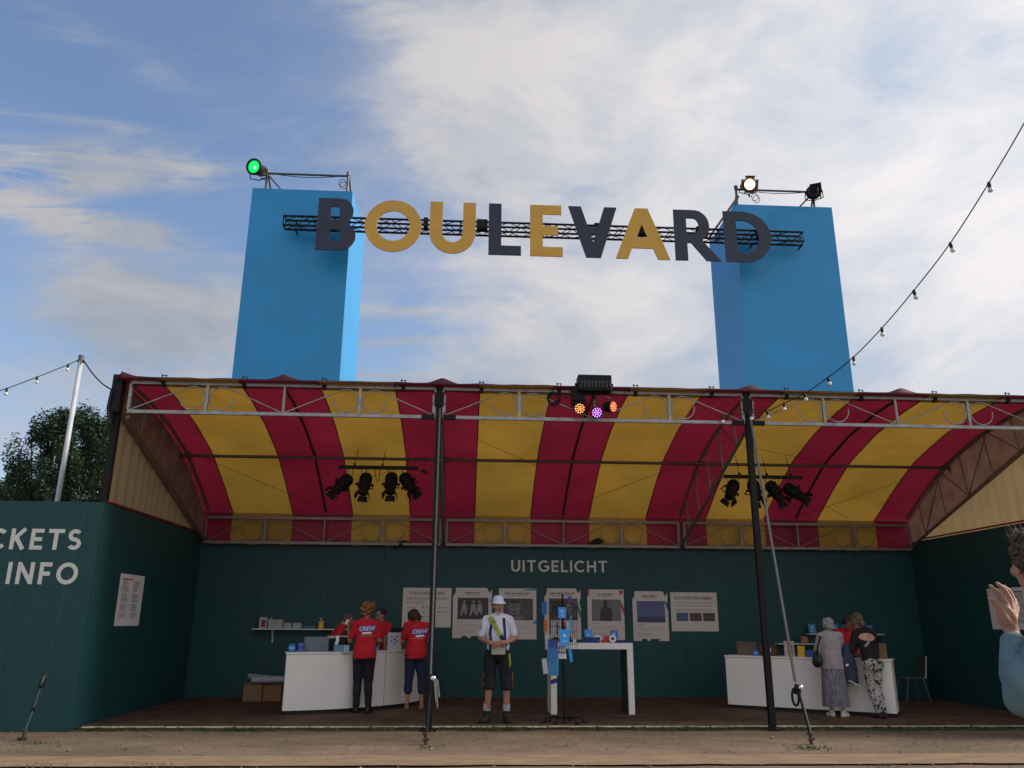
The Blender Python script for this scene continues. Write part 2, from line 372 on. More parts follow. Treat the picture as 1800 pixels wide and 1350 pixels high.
vs = [(x, y, (0 if (abs(x) > 25 or y > 12.2 or y < 0) else .012*noise.noise(V((x*.7, y*1.3, 0))))-.004) for y in ys for x in xs]; nx = len(xs)
mb.add(vs, [(j*nx+i, j*nx+i+1, (j+1)*nx+i+1, (j+1)*nx+i) for j in range(len(ys)-1) for i in range(nx-1)])
g = mb.build('ground', gm, smooth=True); tag(g, 'trodden sandy brown earth in front of the tent', None, None, 'structure')
# paler sandy strip across the foreground
mb = MB(); m_path = mat('pale_sand_strip', (.22, .155, .095), .95, .25, 2.2, .4, 30, stretch=(1, 2.5, 1), spec=.15)
N = 90; top = []; bot = []
for i in range(N+1):
    x = -12+24*i/N; top.append((x, 10.02+.06*noise.noise(V((x*1.3, 2, 0)))+.025*noise.noise(V((x*7, 1, 0))), .016)); bot.append((x, 9.36+.05*noise.noise(V((x*1.7, 5, 0))), .016))
mb.add(top+bot, [(i, i+1, N+2+i, N+1+i) for i in range(N)])
tag(mb.build('path', m_path), 'strip of paler sand across the foreground', None, None, 'structure')
# plank floor inside the tent
def plank_mat():
    m = bpy.data.materials.new('dark_floor_planks'); m.use_nodes = True; t = m.node_tree; b = t.nodes['Principled BSDF']; b.inputs['Roughness'].default_value = .75; b.inputs['Specular IOR Level'].default_value = .25
    g = t.nodes.new('ShaderNodeTexCoord'); br = t.nodes.new('ShaderNodeTexBrick'); t.links.new(g.outputs['Object'], br.inputs[0])
    br.inputs['Color1'].default_value = (.115, .072, .05, 1); br.inputs['Color2'].default_value = (.078, .05, .035, 1); br.inputs['Mortar'].default_value = (.03, .018, .012, 1)
    br.inputs['Scale'].default_value = 1; br.inputs['Brick Width'].default_value = 2.4; br.inputs['Row Height'].default_value = .14; br.inputs['Mortar Size'].default_value = .008
    n = t.nodes.new('ShaderNodeTexNoise'); n.inputs['Scale'].default_value = 3; n.inputs['Detail'].default_value = 8; t.links.new(g.outputs['Object'], n.inputs['Vector'])
    r = t.nodes.new('ShaderNodeValToRGB'); r.color_ramp.elements[0].position = .3; r.color_ramp.elements[0].color = (.6, .6, .6, 1); r.color_ramp.elements[1].position = .75; r.color_ramp.elements[1].color = (1.5, 1.4, 1.25, 1); t.links.new(n.outputs[0], r.inputs[0])
    x = t.nodes.new('ShaderNodeMix'); x.data_type = 'RGBA'; x.blend_type = 'MULTIPLY'; x.inputs[0].default_value = 1; t.links.new(br.outputs[0], x.inputs[6]); t.links.new(r.outputs[0], x.inputs[7]); t.links.new(x.outputs[2], b.inputs['Base Color'])
    bp = t.nodes.new('ShaderNodeBump'); bp.inputs['Strength'].default_value = .4; bp.inputs['Distance'].default_value = .01; t.links.new(br.outputs['Fac'], bp.inputs['Height']); bp.invert = True; t.links.new(bp.outputs[0], b.inputs['Normal'])
    return m
mb = MB(); mb.bbox((XL+.03, 12.42, -.02), (XR-.03, YB-.03, .04)); tag(mb.build('floor', plank_mat()), 'dark brown plank floor inside the tent', None, None, 'structure')
FZ = .04
# pale frayed edging tape in front of the planks
edge_t = thing('floor_edging', 'pale frayed edging tape along the front of the plank floor', 'edging', (2, 12.38, .03)); em_ = mat('pale_edging', (.36, .34, .24), .8, .4, 14)
x = XL+.1
while x < XR-.1:
    L = U(.15, .9)
    if rnd() < .85:
        mb = MB(); y_ = 12.37+U(-.015, .015); n_ = max(2, int(L/.05)); T_, B_ = [], []
        for q in range(n_+1): X = x+L*.97*q/n_; T_.append((X, y_+.03+U(-.012, .008), .048)); B_.append((X, y_-.03+U(-.01, .014), .03+U(0, .01)))
        mb.add(T_+B_, [(q, q+1, n_+2+q, n_+1+q) for q in range(n_)]+[]); mb.build('tape_piece', em_, edge_t)
    x += L
# grass
grassm = mat('grass_blades', (.022, .042, .012), .8, .5, 3, col2=(.085, .11, .035)); 
def tuft(mb, x, y, z, n, h, sp):
    for _ in range(n):
        px, py = x+random.gauss(0, sp), y+random.gauss(0, sp*.7); a = U(0, 6.28); hh = h*U(.4, 1.1); w = .004+hh*.05; lx, ly = math.cos(a)*hh*U(.1, .6), math.sin(a)*hh*U(.1, .6)
        mb.add([(px-w*math.sin(a), py+w*math.cos(a), z), (px+w*math.sin(a), py-w*math.cos(a), z), (px+lx*.5+w*.6*math.sin(a), py+ly*.5, z+hh*.6), (px+lx, py+ly, z+hh)], [(0, 1, 2, 3)])
mb = MB(); x = XL+.05
while x < XR:
    k = noise.noise(V((x*1.1, 0, 0)))+.5*noise.noise(V((x*5, 3, 0)))
    if k > -.45: tuft(mb, x, 12.27+U(-.03, .03), 0, int(8+26*max(0, k+.25)), .03+.045*max(0, k+.3), .035)
    x += .03
tag(mb.build('grass', grassm), 'thin line of grass growing along the edge of the tent floor', None, None, 'stuff')
mb = MB()
for (cx, cy, s_, n_) in ((-5.35, 11.1, .14, 60), (-.4, 10.68, .10, 36), (4.34, 10.5, .16, 90), (4.2, 10.52, .1, 30), (-4.4, 9.28, .2, 90), (-3.2, 9.3, .18, 70), (-5.3, 9.3, .3, 90), (4.6, 9.25, .1, 20), (6.1, 12.2, .15, 40)):
    tuft(mb, cx, cy, 0, n_, .05, s_)
tag(mb.build('grass', grassm), 'small patches of grass by the tie-down stakes and the path', None, None, 'stuff')
mb = MB()
for _ in range(420):
    x, y = U(-8, 11), U(8.6, 12.2); s_ = U(.008, .03); R = Matrix.Rotation(U(0, 6.28), 3, 'Z') @ Matrix.Rotation(U(-.5, .5), 3, 'X')
    mb.box((x, y, .014), (s_*U(.8, 2), s_, .004), R)
tag(mb.build('litter', mat('dry_leaf_litter', (.06, .04, .02), .9, .5, 20, col2=(.25, .18, .10))), 'dry leaves and chips scattered on the sandy ground', None, None, 'stuff')

mb = MB()
for _ in range(650):
    x, y = U(-8, 11), 8.6+3.6*rnd(); s_ = U(.004, .013)*(2.0 if rnd() < .03 else 1); mb.ell((x, y, .004+s_*.3), (s_*U(.8, 1.5), s_, s_*.6), Matrix.Rotation(U(0, 6.28), 3, 'Z'), 7, 5)
tag(mb.build('pebbles', mat('pebble', (.12, .10, .08), .8, .5, 30, col2=(.30, .26, .21))), 'small pebbles strewn over the sandy ground', None, None, 'stuff')
# ------------------------------------------------------------------ teal partition walls
WH = 3.17
def wall(name, a, b, label, thick=.05):
    t = thing(name, label, 'partition wall', (a[0], a[1], 0)); 
    return t
# left end: the wall front with the big lettering
wf = wall('partition_wall', (-9.5, 12.23), None, 'teal board wall with large TICKETS & INFO lettering, left of the tent')
mb = MB(); 
for i in range(4): mb.bbox((-9.5+i*1.02, 12.23, 0), (-9.5+(i+1)*1.02-.003, 12.29, WH-.01))
mb.bbox((-9.5, 12.27, .0), (XL-.01, 12.285, WH-.02)); mb.build('board', teal, wf)
lettering('lettering', 'TICKETS', (-5.66-1.75, 12.23, 2.455), (1, 0, 0), (0, 0, 1), (0, -1, 0), .30, lettw, wf, .19, .20, 1.75)
lettering('lettering', '& INFO', (-5.63-1.50, 12.23, 1.965), (1, 0, 0), (0, 0, 1), (0, -1, 0), .31, lettw, wf, .19, .24, 1.50)
wl = wall('partition_wall', (XL, 14.6), None, 'teal side wall at the left end of the tent with a white notice')
mb = MB()
for i in range(4): mb.bbox((XL-.13, 12.295+i*1.152, .015), (XL, 12.295+(i+1)*1.152-.004, WH))
mb.bbox((XL-.13, 12.3, .02), (XL-.03, YB+.05, WH-.01)); mb.build('board', teal, wl)
wb = wall('partition_wall', (2, YB), None, 'long teal back wall under UITGELICHT lettering, carrying the row of posters')
mb = MB(); wdt = (XR-XL)/12
for i in range(12): mb.bbox((XL+i*wdt+.002, YB, .02), (XL+(i+1)*wdt-.002, YB+.05, 3.1))
mb.bbox((XL-.1, YB+.05, .02), (XR+.1, YB+.08, 3.1)); mb.build('board', teal, wb)
lettering('lettering', 'UITGELICHT', (.92, YB, 2.47), (1, 0, 0), (0, 0, 1), (0, -1, 0), .235, lettw, wb, .165, .2, 2.0)
wr = wall('partition_wall', (XR, 14.6), None, 'teal side wall inside the right end of the tent, behind the folding chair')
mb = MB()
for i in range(5): mb.bbox((XR, 11.3+i*1.12, .015), (XR+.13, 11.3+(i+1)*1.12-.004, WH-.02))
mb.bbox((XR+.03, 11.3, .02), (XR+.12, YB+.05, WH-.03)); mb.build('board', teal, wr)

# ------------------------------------------------------------------ the tent
tent = thing('festival_tent', 'open-fronted festival tent with red and yellow striped roof on silver trusses', 'tent', (2, 14.6, 0))
def roofz(y):                                      # arched profile, falling to the back
    P = [(12.15, 5.08), (13.0, 5.02), (14.0, 4.86), (15.1, 4.56), (16.0, 4.12), (16.95, 3.58)]
    for (a, za), (b, zb) in zip(P, P[1:]):
        if y <= b: return za+(zb-za)*(y-a)/(b-a)
    return P[-1][1]
edges = [XL-.09, -4.84, -3.62, -2.39, -1.20, .15, 1.32, 2.56, 3.77, 5.06, 6.32, 7.48, 8.74, XR+.09]     # seams: red, yellow, red ...
mb = MB()
ysr = [12.15+4.8*i/22 for i in range(23)]
for k in range(len(edges)-1):
    mb.cur = k % 2; a, b = edges[k], edges[k+1]; m_ = 6; base = []
    for y in ysr:
        for i in range(m_+1):
            x = a+(b-a)*i/m_; bay = (x-XL)/2.489; sag = -.05*math.sin(math.pi*(bay % 1.))*math.sin(math.pi*(y-12.15)/4.8)**.5 if 12.15 < y < 16.94 else 0
            base.append((x, y, roofz(y)+sag+.012*noise.noise(V((x*1.7, y*1.7, 4)))))
    mb.add(base, [(j*(m_+1)+i, j*(m_+1)+i+1, (j+1)*(m_+1)+i+1, (j+1)*(m_+1)+i) for j in range(len(ysr)-1) for i in range(m_)])
roof = mb.build('roof', [redt, yelt], tent, smooth=True)
tag(roof, 'red and yellow striped tarpaulin roof')
mb = MB()                                          # stitched dark seams
for x in edges[1:-1]:
    mb.tube([(x, y, roofz(y)-.012-(.05*math.sin(math.pi*(((x-XL)/2.489) % 1.))*math.sin(math.pi*min(1, max(0, (y-12.15)/4.8)))**.5)) for y in ysr], .010, 5)
mb.build('roof_seam', mat('seam_tape', (.10, .045, .02), .7, .2), tent)
mb = MB()                                          # back valance hanging behind the rear truss
for k in range(len(edges)-1):
    mb.cur = k % 2; a, b = edges[k], edges[k+1]
    if k % 2: a2, b2 = a+.12, b-.12
    P = []
    for i in range(13):
        x = a+(b-a)*i/12
        if k % 2: xb = max(a+.12, min(b-.12, x))
        else: xb = x
        P += [(x, 16.86, 3.6), (x, 16.845, 3.3), (x, 16.855, 2.97+.015*math.sin(x*9))]
    mb.add(P, [(i*3+j, i*3+j+1, i*3+j+4, i*3+j+3) for i in range(12) for j in range(2)])
mb.build('rear_valance', [redt, yelt], tent, smooth=True)
mb = MB(); P = []                                  # front lip of the tarpaulin, drawn up at each node
for i in range(241):
    x = XL+(XR-XL)*i/240; q = ((x-XL)/2.489) % 1.; d = min(q, 1-q); z = 5.10+.085*max(0, 1-d/.09)+.012*noise.noise(V((x*3, 0, 0)))
    P += [(x, 12.17, 5.07), (x, 12.16, z), (x, 12.5, 5.09+.05*max(0, 1-d/.09))]
mb.add(P, [(i*3+j, i*3+j+1, i*3+j+4, i*3+j+3) for i in range(240) for j in range(2)])
mb.build('roof_edge', mat('red_roof_edge', (.07, .012, .02), .6, .3, 4, transl=.1), tent, smooth=True)
# side gables
for X, s_ in ((XL-.035, 1), (XR+.035, -1)):
    mb = MB(); P = []; nn_ = 120
    for i in range(nn_+1):
        y = 12.33+4.5*i/nn_; px = X+.022*math.sin(y*22+1.5*math.sin(y*2.7))*s_; bc = 4.58+(3.10-4.58)*(y-12.3)/4.55
        P += [(px, y, WH-.10), (px, y, max(bc, WH-.09))]
    mb.add(P, [(2*i, 2*i+1, 2*i+3, 2*i+2) for i in range(nn_)]); mb.build('side_panel', creamt, tent, smooth=True)
    mb = MB(); P = []
    for i in range(41):
        y = 12.33+4.5*i/40; bc = 4.50+(3.02-4.50)*(y-12.3)/4.55; P += [(X+.03*s_, y, max(bc+.003, WH-.08)), (X+.03*s_, y, max(roofz(y)-.02, WH-.07))]
    mb.add(P, [(2*i, 2*i+1, 2*i+3, 2*i+2) for i in range(40)]); mb.build('gable_panel', brownt, tent, smooth=True)
    mb = MB(); mb.tube([(X+.05*s_, 12.33, WH+.012), (X+.05*s_, 16.4, WH+.012)], .016, 6); mb.build('side_trim', mat('red_trim', (.30, .01, .015), .6, .1), tent)
# trusses
def scroll(mb, f, L, H_, r):
    """scroll rods of one half bay; f maps (s, h) to a point"""
    R = min(.205, H_*.40); c0 = L/2
    for s_ in (1, -1):
        cx = c0-s_*(R+.035); cy = H_*.5; path = [(0 if s_ == 1 else L, .03), (cx-s_*R*.25, cy+R*.985)]
        for i in range(22): a = math.radians(90-i*300/21*.93); path.append((cx+s_*R*math.cos(a), cy+R*math.sin(a)))
        pts = [f(min(max(p[0], .03), L-.03), p[1]) for p in path]; mb.tube(pts, r, 6)
def truss(name, p0, p1, H_, nb, m, col=.026, post=True, scr=.011):
    """truss from bottom chord ends p0 to p1; nb half bays"""
    p0, p1 = V(p0), V(p1); d = p1-p0; L = d.length; e = d.normalized(); up = V((0, 0, 1))
    f = lambda s_, h: p0+e*s_+up*h
    mb = MB(); Rm = Matrix((e, up.cross(e), up)).transposed() if abs(e.z) < .01 else None
    for h in (0, H_): 
        if Rm: mb.box(f(L/2, h), (L, .045, .052), Rm)
        else: mb.tube([f(0, h), f(L, h)], .028, 8)
    hb = L/nb
    for i in range(nb+1):
        a = f(i*hb, .026); b = f(i*hb, H_-.026); mb.tube([a, b], col if i in (0, nb) else col*.9, 8)
    for i in range(nb):
        mb.tube([f((i+.5)*hb, .026), f((i+.5)*hb, H_-.026)], col*1.15, 4)
        scroll(mb, lambda s_, h, i=i: f(i*hb+s_, h), hb, H_, scr)
    return mb.build(name, m, tent, smooth=False)
PX = [XL+.06, -.49, 4.48, XR-.02]
for i in range(3): truss('front_truss', (PX[i]+.06, YF, 4.575), (PX[i+1]-.06, YF, 4.575), .47, 2, alu)
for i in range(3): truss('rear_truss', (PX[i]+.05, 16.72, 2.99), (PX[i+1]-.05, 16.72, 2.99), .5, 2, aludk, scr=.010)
for i, X in enumerate(PX):                          # rafter trusses running back
    X = X+(.06 if i == 0 else (-.06 if i == 3 else 0)); mb = MB(); nn_ = 4
    tp = [(X, y, roofz(y)-.06) for y in (12.35, 13.0, 14.0, 15.1, 16.0, 16.75)]; mb.tube(tp, .028, 8)
    bt = lambda y: 4.5+(3.02-4.5)*(y-12.35)/4.4
    mb.tube([(X, 12.35, bt(12.35)), (X, 16.75, bt(16.75))], .03, 8)
    ys_ = [12.9, 13.7, 14.5, 15.3, 16.1]
    for j, y in enumerate(ys_): mb.tube([(X, y, bt(y)), (X, min(16.7, y+.12), roofz(y+.12)-.07)], .014, 6)
    for j in range(len(ys_)-1):
        y0, y1 = ys_[j], ys_[j+1]
        if j % 2: y0, y1 = y1, y0
        mb.tube([(X, y0, bt(y0)+.02), (X, y1, roofz(y1)-.07)], .012, 6)
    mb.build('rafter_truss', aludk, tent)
for i in range(3):
    mb = MB(); X = (PX[i]+PX[i+1])/2; mb.tube([(X, y, roofz(y)-.075) for y in (12.3, 13.0, 14.0, 15.1, 16.0, 16.72)], .024, 8) ; mb.build('rafter_pipe', mat('dark_pipe', (.05, .035, .03), .5, .2, metal=.3), tent)
mb = MB()
mb.tube([(XL+.1, 15.1, 4.44), (XR-.1, 15.1, 4.44)], .030, 8)
for X in PX: mb.tube([(X-.14, 15.1, 4.44), (X+.14, 15.1, 4.44)], .045, 8)
mb.build('purlin', mat('dull_purlin', (.11, .095, .085), .5, .2, metal=.5), tent)
mb = MB()                                           # bracing wires
for (x0, y0, x1, y1) in ((-5.3, 14.9, -3.1, 16.5), (-.6, 14.9, -2.9, 16.2), (-.3, 13.9, 2.2, 15.8), (4.3, 15.0, 2.2, 16.4), (4.6, 14.2, 6.9, 15.0), (9.2, 15.2, 7.1, 16.6), (6.9, 16.0, 8.1, 16.7)):
    mb.tube([(x0, y0, roofz(y0)-.1), (x1, y1, roofz(y1)-.1)], .004, 4)
mb.build('bracing_wire', rubber, tent)
for i, X in enumerate(PX):
    mb = MB()
    if i in (1, 2):
        mb.box((X, YF, 2.53), (.088, .09, 5.06)); mb.box((X, YF, .012), (.22, .22, .02)); mb.box((X, YF, 4.86), (.15, .13, .22))
        mb.tube([(X, YF, 5.06), (X, YF, 5.17)], .02, 6)
        for s_ in (-1, 1): mb.box((X+s_*.17, YF, 4.575), (.2, .062, .07))
    else:
        s_ = 1 if i else -1; X = (XL-.055) if not i else (XR+.055)
        mb.box((X, YF+.06, 4.12), (.10, .1, 1.9)); mb.box((X+s_*.01, YF, 4.85), (.15, .14, .6)); mb.tube([(X, YF, 5.0), (X, YF, 5.18)], .02, 6)
        mb.tube([(X+s_*.04, YF-.04, 4.4), (X+s_*.03, YF-.05, 5.05)], .03, 8)
    mb.build('post', blackm, tent)
for X in PX[:3]:                                    # silver end fittings either side of each post
    for s_ in (-1, 1): mb = MB(); mb.box((X+s_*.085, YF-.01, 4.70), (.035, .06, .13)); mb.box((X+s_*.085, YF-.01, 4.785), (.02, .04, .05)); mb.box((X+s_*.085, YF-.01, 4.87), (.035, .06, .13)); mb.build('node_bracket', alu, tent)
for i in range(13):                                 # clamps along the top chord
    x = XL+.62+i*1.2445
    if min(abs(x-p) for p in PX) < .2 or x > XR-.3: continue
    mb = MB(); mb.box((x, YF, 5.055), (.06, .075, .13)); mb.tube([(x-.03, YF-.03, 5.12), (x-.03, YF-.03, 5.18)], .009, 5); mb.tube([(x+.03, YF-.03, 5.12), (x+.03, YF-.03, 5.17)], .009, 5)
    mb.tube([(x-.045, YF-.03, 5.16), (x+.045, YF-.03, 5.16)], .007, 5); mb.build('clamp', blackm, tent)
for X in (PX[1], PX[2]):                            # rear posts
    for s_ in (-1, 1):
        mb = MB(); mb.tube([(X+s_*.07, 16.72, 3.0), (X+s_*.07, 16.72, 3.5)], .035, 8); mb.build('rear_node', aludk, tent)

# ------------------------------------------------------------------ towers behind the tent
def tower(x0, x1, y0, dep, zt, label, lean):
    t = thing('sign_tower', label, 'tower', ((x0+x1)/2, y0+dep/2, 0), 'blue square towers carrying the sign')
    mb = MB(); N_ = 18; rings = []
    for k in range(31):                              # stretched cladding, very slightly billowed between its frames
        z = zt*k/30; P = []
        for q in range(4*N_):
            sd, f = divmod(q, N_); f /= N_; bl = .018*math.sin(math.pi*f)*(.6+.4*math.sin(z*2.6))*math.sin(math.pi*((z*.42) % 1))**.5
            P.append(V([(x0+(x1-x0)*f, y0+bl, z), (x1-bl, y0+dep*f, z), (x1-(x1-x0)*f, y0+dep-bl, z), (x0+bl, y0+dep-dep*f, z)][sd]))
        rings.append(P)
    mb.loft(rings); mb.build('cladding', towblue, t)
    return t
zt = 11.38
tl = tower(-5.30, -2.93, 17.3, 2.35, zt, 'blue square tower behind the left of the tent with the green lamp on top', 0)
tr_ = tower(6.40, 8.86, 17.3, 2.1, zt, 'blue square tower behind the right of the tent with the amber lamp on top', 0)
def rail(t, xa, xb, mirror=False):
    y = 17.42; z = zt; mb = MB(); zz = .52
    for X in (xa, xb):
        mb.tube([(X, y, z-.1), (X, y, z+zz)], .03, 8); mb.tube([(X+.06, y+.5, z-.1), (X+.02, y+.02, z+zz-.06)], .022, 6)
        mb.tube([(X, y, z+zz-.03), (X, y, z+zz+.06)], .045, 8)
    mb.tube([(xa+.05, y, z+zz-.12), (xa+.55, y+.35, z-.05)], .022, 6) if not mirror else mb.tube([(xb-.05, y, z+zz-.12), (xb-.5, y+.3, z-.05)], .022, 6)
    mb.tube([(xa, y, z+zz-.04), (xb, y, z+zz-.04)], .026, 8)
    mb.build('top_rail', mat('scaffold_tube', (.10, .09, .09), .5, .3, metal=.5), t)
    mb = MB(); mb.tube([(xa+.1+(xb-xa-.2)*i/12, y-.03, z+zz-.06-.07*math.sin(math.pi*i/12)) for i in range(13)], .009, 5)
    c = xb-.12 if not mirror else xa+.45
    for k in range(2): mb.tube([(c+.09*math.cos(a*.7)+k*.03, y-.04, z+.26-k*.06+.10*math.sin(a*.7)) for a in range(9)], .008, 5, True)
    mb.build('lamp_cable', rubber, t)
rail(tl, -5.02, -3.08)
mb = MB(); p0 = atY(1298, 345, 17.25); p1 = atY(1245, 420, 17.25)
rail(tr_, 6.52, 8.48, True)
mb.tube([p0, p1], .03, 8); mb.tube([p0, p0+V((.1, 1.9, -.3))], .025, 8); mb.build('brace', mat('scaffold_tube', 0), tr_)
# ------------------------------------------------------------------ the letter sign
sign = thing('letter_sign', 'BOULEVARD sign of navy and mustard letters on a black truss between the blue towers', 'sign', (1.9, 16.8, 9))
YS = 16.62
a0 = atY(503, 379, 16.98); a1 = atY(1406, 409, 16.98)
zc0 = (atY(503, 379, 16.85).z+atY(1406, 409, 16.85).z)/2
mb = MB(); ch = [(16.84, zc0), (17.06, zc0), (16.84, zc0-.235), (17.06, zc0-.235)]
xa, xb = atY(501, 380, 16.95).x, atY(1408, 410, 16.95).x
for (y, z) in ch: mb.tube([(xa, y, z), (xb, y, z)], .026, 8)
nseg = 40; dx = (xb-xa)/nseg
for i in range(nseg):
    x = xa+i*dx; z0, z1 = zc0, zc0-.235
    if i % 2: z0, z1 = z1, z0
    for y in (16.84, 17.06): mb.tube([(x, y, z0), (x+dx, y, z1)], .010, 5)
    y0, y1 = (16.84, 17.06) if i % 2 else (17.06, 16.84)
    for z in (zc0, zc0-.235): mb.tube([(x, y0, z), (x+dx, y1, z)], .010, 5)
for i in range(7):
    x = xa+(xb-xa)*i/6
    mb.tube([(x, 16.84, zc0), (x, 17.06, zc0), (x, 17.06, zc0-.235), (x, 16.84, zc0-.235)], .014, 6, True)
mb.build('truss', blackm, sign)
for X, y1 in ((-4.15, 17.3), (-3.4, 17.3), (6.7, 17.3), (7.9, 17.3)):
    for z in (zc0-.02, zc0-.22): mb = MB(); mb.tube([(X, 17.06, z), (X, y1, z)], .022, 6); mb.build('mounting_arm', blackm, sign)
def LG(ch, asp):
    """outline loops in a unit box; sx, sy: stroke in box units"""
    sy = .225; sx = sy/asp
    if ch == 'L': return [[(0, 0), (1, 0), (1, sy*.8), (sx, sy*.8), (sx, 1), (0, 1)]]
    if ch == 'E': return [[(0, 0), (1, 0), (1, sy*.8), (sx, sy*.8), (sx, .5-sy*.38), (.86, .5-sy*.38), (.86, .5+sy*.38), (sx, .5+sy*.38), (sx, 1-sy*.8), (.97, 1-sy*.8), (.97, 1), (0, 1)]]
    if ch == 'U':
        r = .5; ry = .5*asp
        return [[(0, 1), (0, ry)]+arcp(.5, ry, .5, ry, 180, 360, 24)[1:]+[(1, 1), (1-sx, 1)]+arcp(.5, ry, .5-sx, ry-sy*.95, 360, 180, 24)+[(sx, 1)]]
    if ch == 'O': return [arcp(.5, .5, .5, .5, 0, 360, 48)[:-1], arcp(.5, .5, .5-sx*.92, .5-sy*.92, 0, 360, 48)[:-1]]
    if ch == 'D':
        k = 1-.5*1/asp*1.; k = max(.25, 1-.5/asp)
        return [[(0, 0)]+arcp(k, .5, 1-k, .5, -90, 90, 24)+[(0, 1)], [(sx, sy*.8)]+arcp(k, .5, 1-k-sx, .5-sy*.8, -90, 90, 20)+[(sx, 1-sy*.8)]]
    if ch == 'B':
        k1 = .62; k2 = .60
        return [[(0, 0)]+arcp(k2, .27, 1-k2, .27, -90, 62, 16)+arcp(k1-.04, .75, .95-k1, .25, -50, 90, 14)+[(0, 1)],
                [(sx, .17)]+arcp(k2-.06, .285, .68-k2, .115, -90, 90, 10)+[(sx, .40)], [(sx, .585)]+arcp(k1-.08, .71, .64-k1, .125, -90, 90, 10)+[(sx, .835)]]
    if ch == 'R':
        return [[(0, 0), (sx, 0), (sx, .345), (.36, .345), (.68, 0), (1, 0), (.62, .385)]+arcp(.45, .69, .33, .31, -58, 90, 16)+[(0, 1)],
                [(sx, .525)]+arcp(.42, .68, .13, .155, -90, 90, 12)+[(sx, .835)]]
    if ch == 'A':
        return [[(0, 0), (.225, 0), (.305, .21), (.695, .21), (.775, 0), (1, 0), (.62, 1), (.38, 1)], [(.40, .42), (.5, .68), (.60, .42)]]
    if ch == 'V':                                 # an A stood on its head, with a higher bar
        return [[(0, 1), (.26, 1), (.395, .61), (.605, .61), (.74, 1), (1, 1), (.65, 0), (.35, 0)], [(.445, .46), (.555, .46), (.5, .30)]]
letters = [('B', 556, 627, 347, 436), ('O', 640, 742, 349, 441), ('U', 754, 837, 355, 444), ('L', 858, 917, 360, 448), ('E', 931, 990, 361, 451), ('V', 998, 1085, 364, 453), ('A', 1083, 1180, 366, 457), ('R', 1183, 1270, 369, 458), ('D', 1273, 1357, 371, 459)]
ztop = sum(atY((a+b)/2, c, YS).z for _, a, b, c, d in letters)/9; zbot = sum(atY((a+b)/2, d, YS).z for _, a, b, c, d in letters)/9
for ch_, ua, ub, va, vb in letters:
    vm_ = (va+vb)/2; x0_, x1_ = atY(ua+1, vm_ if ch_ != 'V' else va, YS).x, atY(ub-1, vm_ if ch_ not in 'ARV' else (vb if ch_ != 'V' else va), YS).x
    if ch_ == 'A': x0_ = atY(ua, vb, YS).x
    if ch_ == 'R': x0_ = atY(ua+3, vm_, YS).x
    w_, h_ = x1_-x0_, ztop-zbot; zz = zbot
    lp = LG(ch_, w_/h_)
    o_ = solid_glyph('letter', lp, (x0_, YS+.03, zz), w_, h_, .035, gold if ch_ in 'OUEA' else navy, sign)
    if ch_ in 'OUEA': tag(o_, 'mustard yellow letter')
for u0, u1 in ((744, 752), (838, 857), (1045, 1060), (1115, 1140), (1225, 1245), (1330, 1350)):
    xx0, xx1 = atY(u0, 400, 16.7).x, atY(u1, 400, 16.7).x; mb = MB(); mb.bbox((xx0, 16.70, zc0-.22), (xx1, 16.83, zc0+.0)); mb.build('mounting_plate', blackm, sign)
#@@LAMPS
# ------------------------------------------------------------------ lamps
def orient(d, up=V((0, 0, 1))):
    """rotation whose +Y looks along d"""
    y = V(d).normalized(); x = y.cross(up).normalized(); z = x.cross(y); return Matrix((x, y, z)).transposed()
def par_lamp(name, label, p, d, em, r=.17, L=.34, body=None, group=None, cage=False):
    t = thing(name, label, 'floodlight', p, group); R = orient(d); P = lambda x, y, z: V(p)+R @ V((x, y, z)); body = body or blackm
    mb = MB(); mb.tube([P(0, -L*.95, 0), P(0, -L*.9, 0), P(0, -L*.5, 0), P(0, -.02, 0)], [r*.45, r*.62, r*.8, r*.92], 20)
    mb.box(P(0, -L*.75, -.01), (r*1.1, L*.55, r*1.2), R); mb.box(P(0, -L*1.08, 0), (r*.6, L*.2, r*.5), R)
    for k in range(3): mb.tube([P(-r*.75, -L*(.35+.13*k), 0), P(0, -L*(.35+.13*k), r*.86), P(r*.75, -L*(.35+.13*k), 0)], .012, 5)
    mb.build('housing', body, t, smooth=False)
    mb = MB(); 
    mb.tube([P(r*math.cos(a*math.pi/12), 0, r*math.sin(a*math.pi/12)) for a in range(24)], .026, 8, True)
    mb.tube([P(r*.97*math.cos(a*math.pi/12), -.05, r*.97*math.sin(a*math.pi/12)) for a in range(24)], .02, 6, True); mb.build('rim', body, t, smooth=True)
    mb = MB(); mb.ell(P(0, -.03, 0), (r*.93, .04, r*.93), R, 24, 10); mb.build('lens', em, t, smooth=True)
    mb = MB()
    mb.tube([P(-r-.035, -L*.4, 0), P(-r-.05, -L*.5, -r*1.2), P(0, -L*.55, -r*1.5), P(r+.05, -L*.5, -r*1.2), P(r+.035, -L*.4, 0)], .014, 6); mb.build('yoke', blackm, t)
    return t
gp_ = atY(446, 293, 17.0); gl = par_lamp('floodlight', 'green glowing round floodlight on the left blue tower', gp_, (-.30, -1, -.28), emat('green_lens', (.0, .62, .10), .85), .175, .42)
mb = MB(); q = atY(470, 316, 17.4); mb.tube([gp_+V((.13, .25, -.16)), q], .022, 6); mb.build('clamp', blackm, gl)
mb = MB(); mb.ell(gp_+V((.05, -.045, -.05)), (.03, .015, .04)); mb.build('hot_spot', emat('green_hot', (.35, 1, .45), 1.5), gl)
ap_ = atY(1318, 324, 17.2); al_ = par_lamp('floodlight', 'amber glowing floodlight on the right blue tower', ap_, (-.05, -1, -.5), emat('amber_lens', (1.0, .66, .26), 3.4), .155, .3, mat('bronze_housing', (.10, .05, .02), .5, .2))
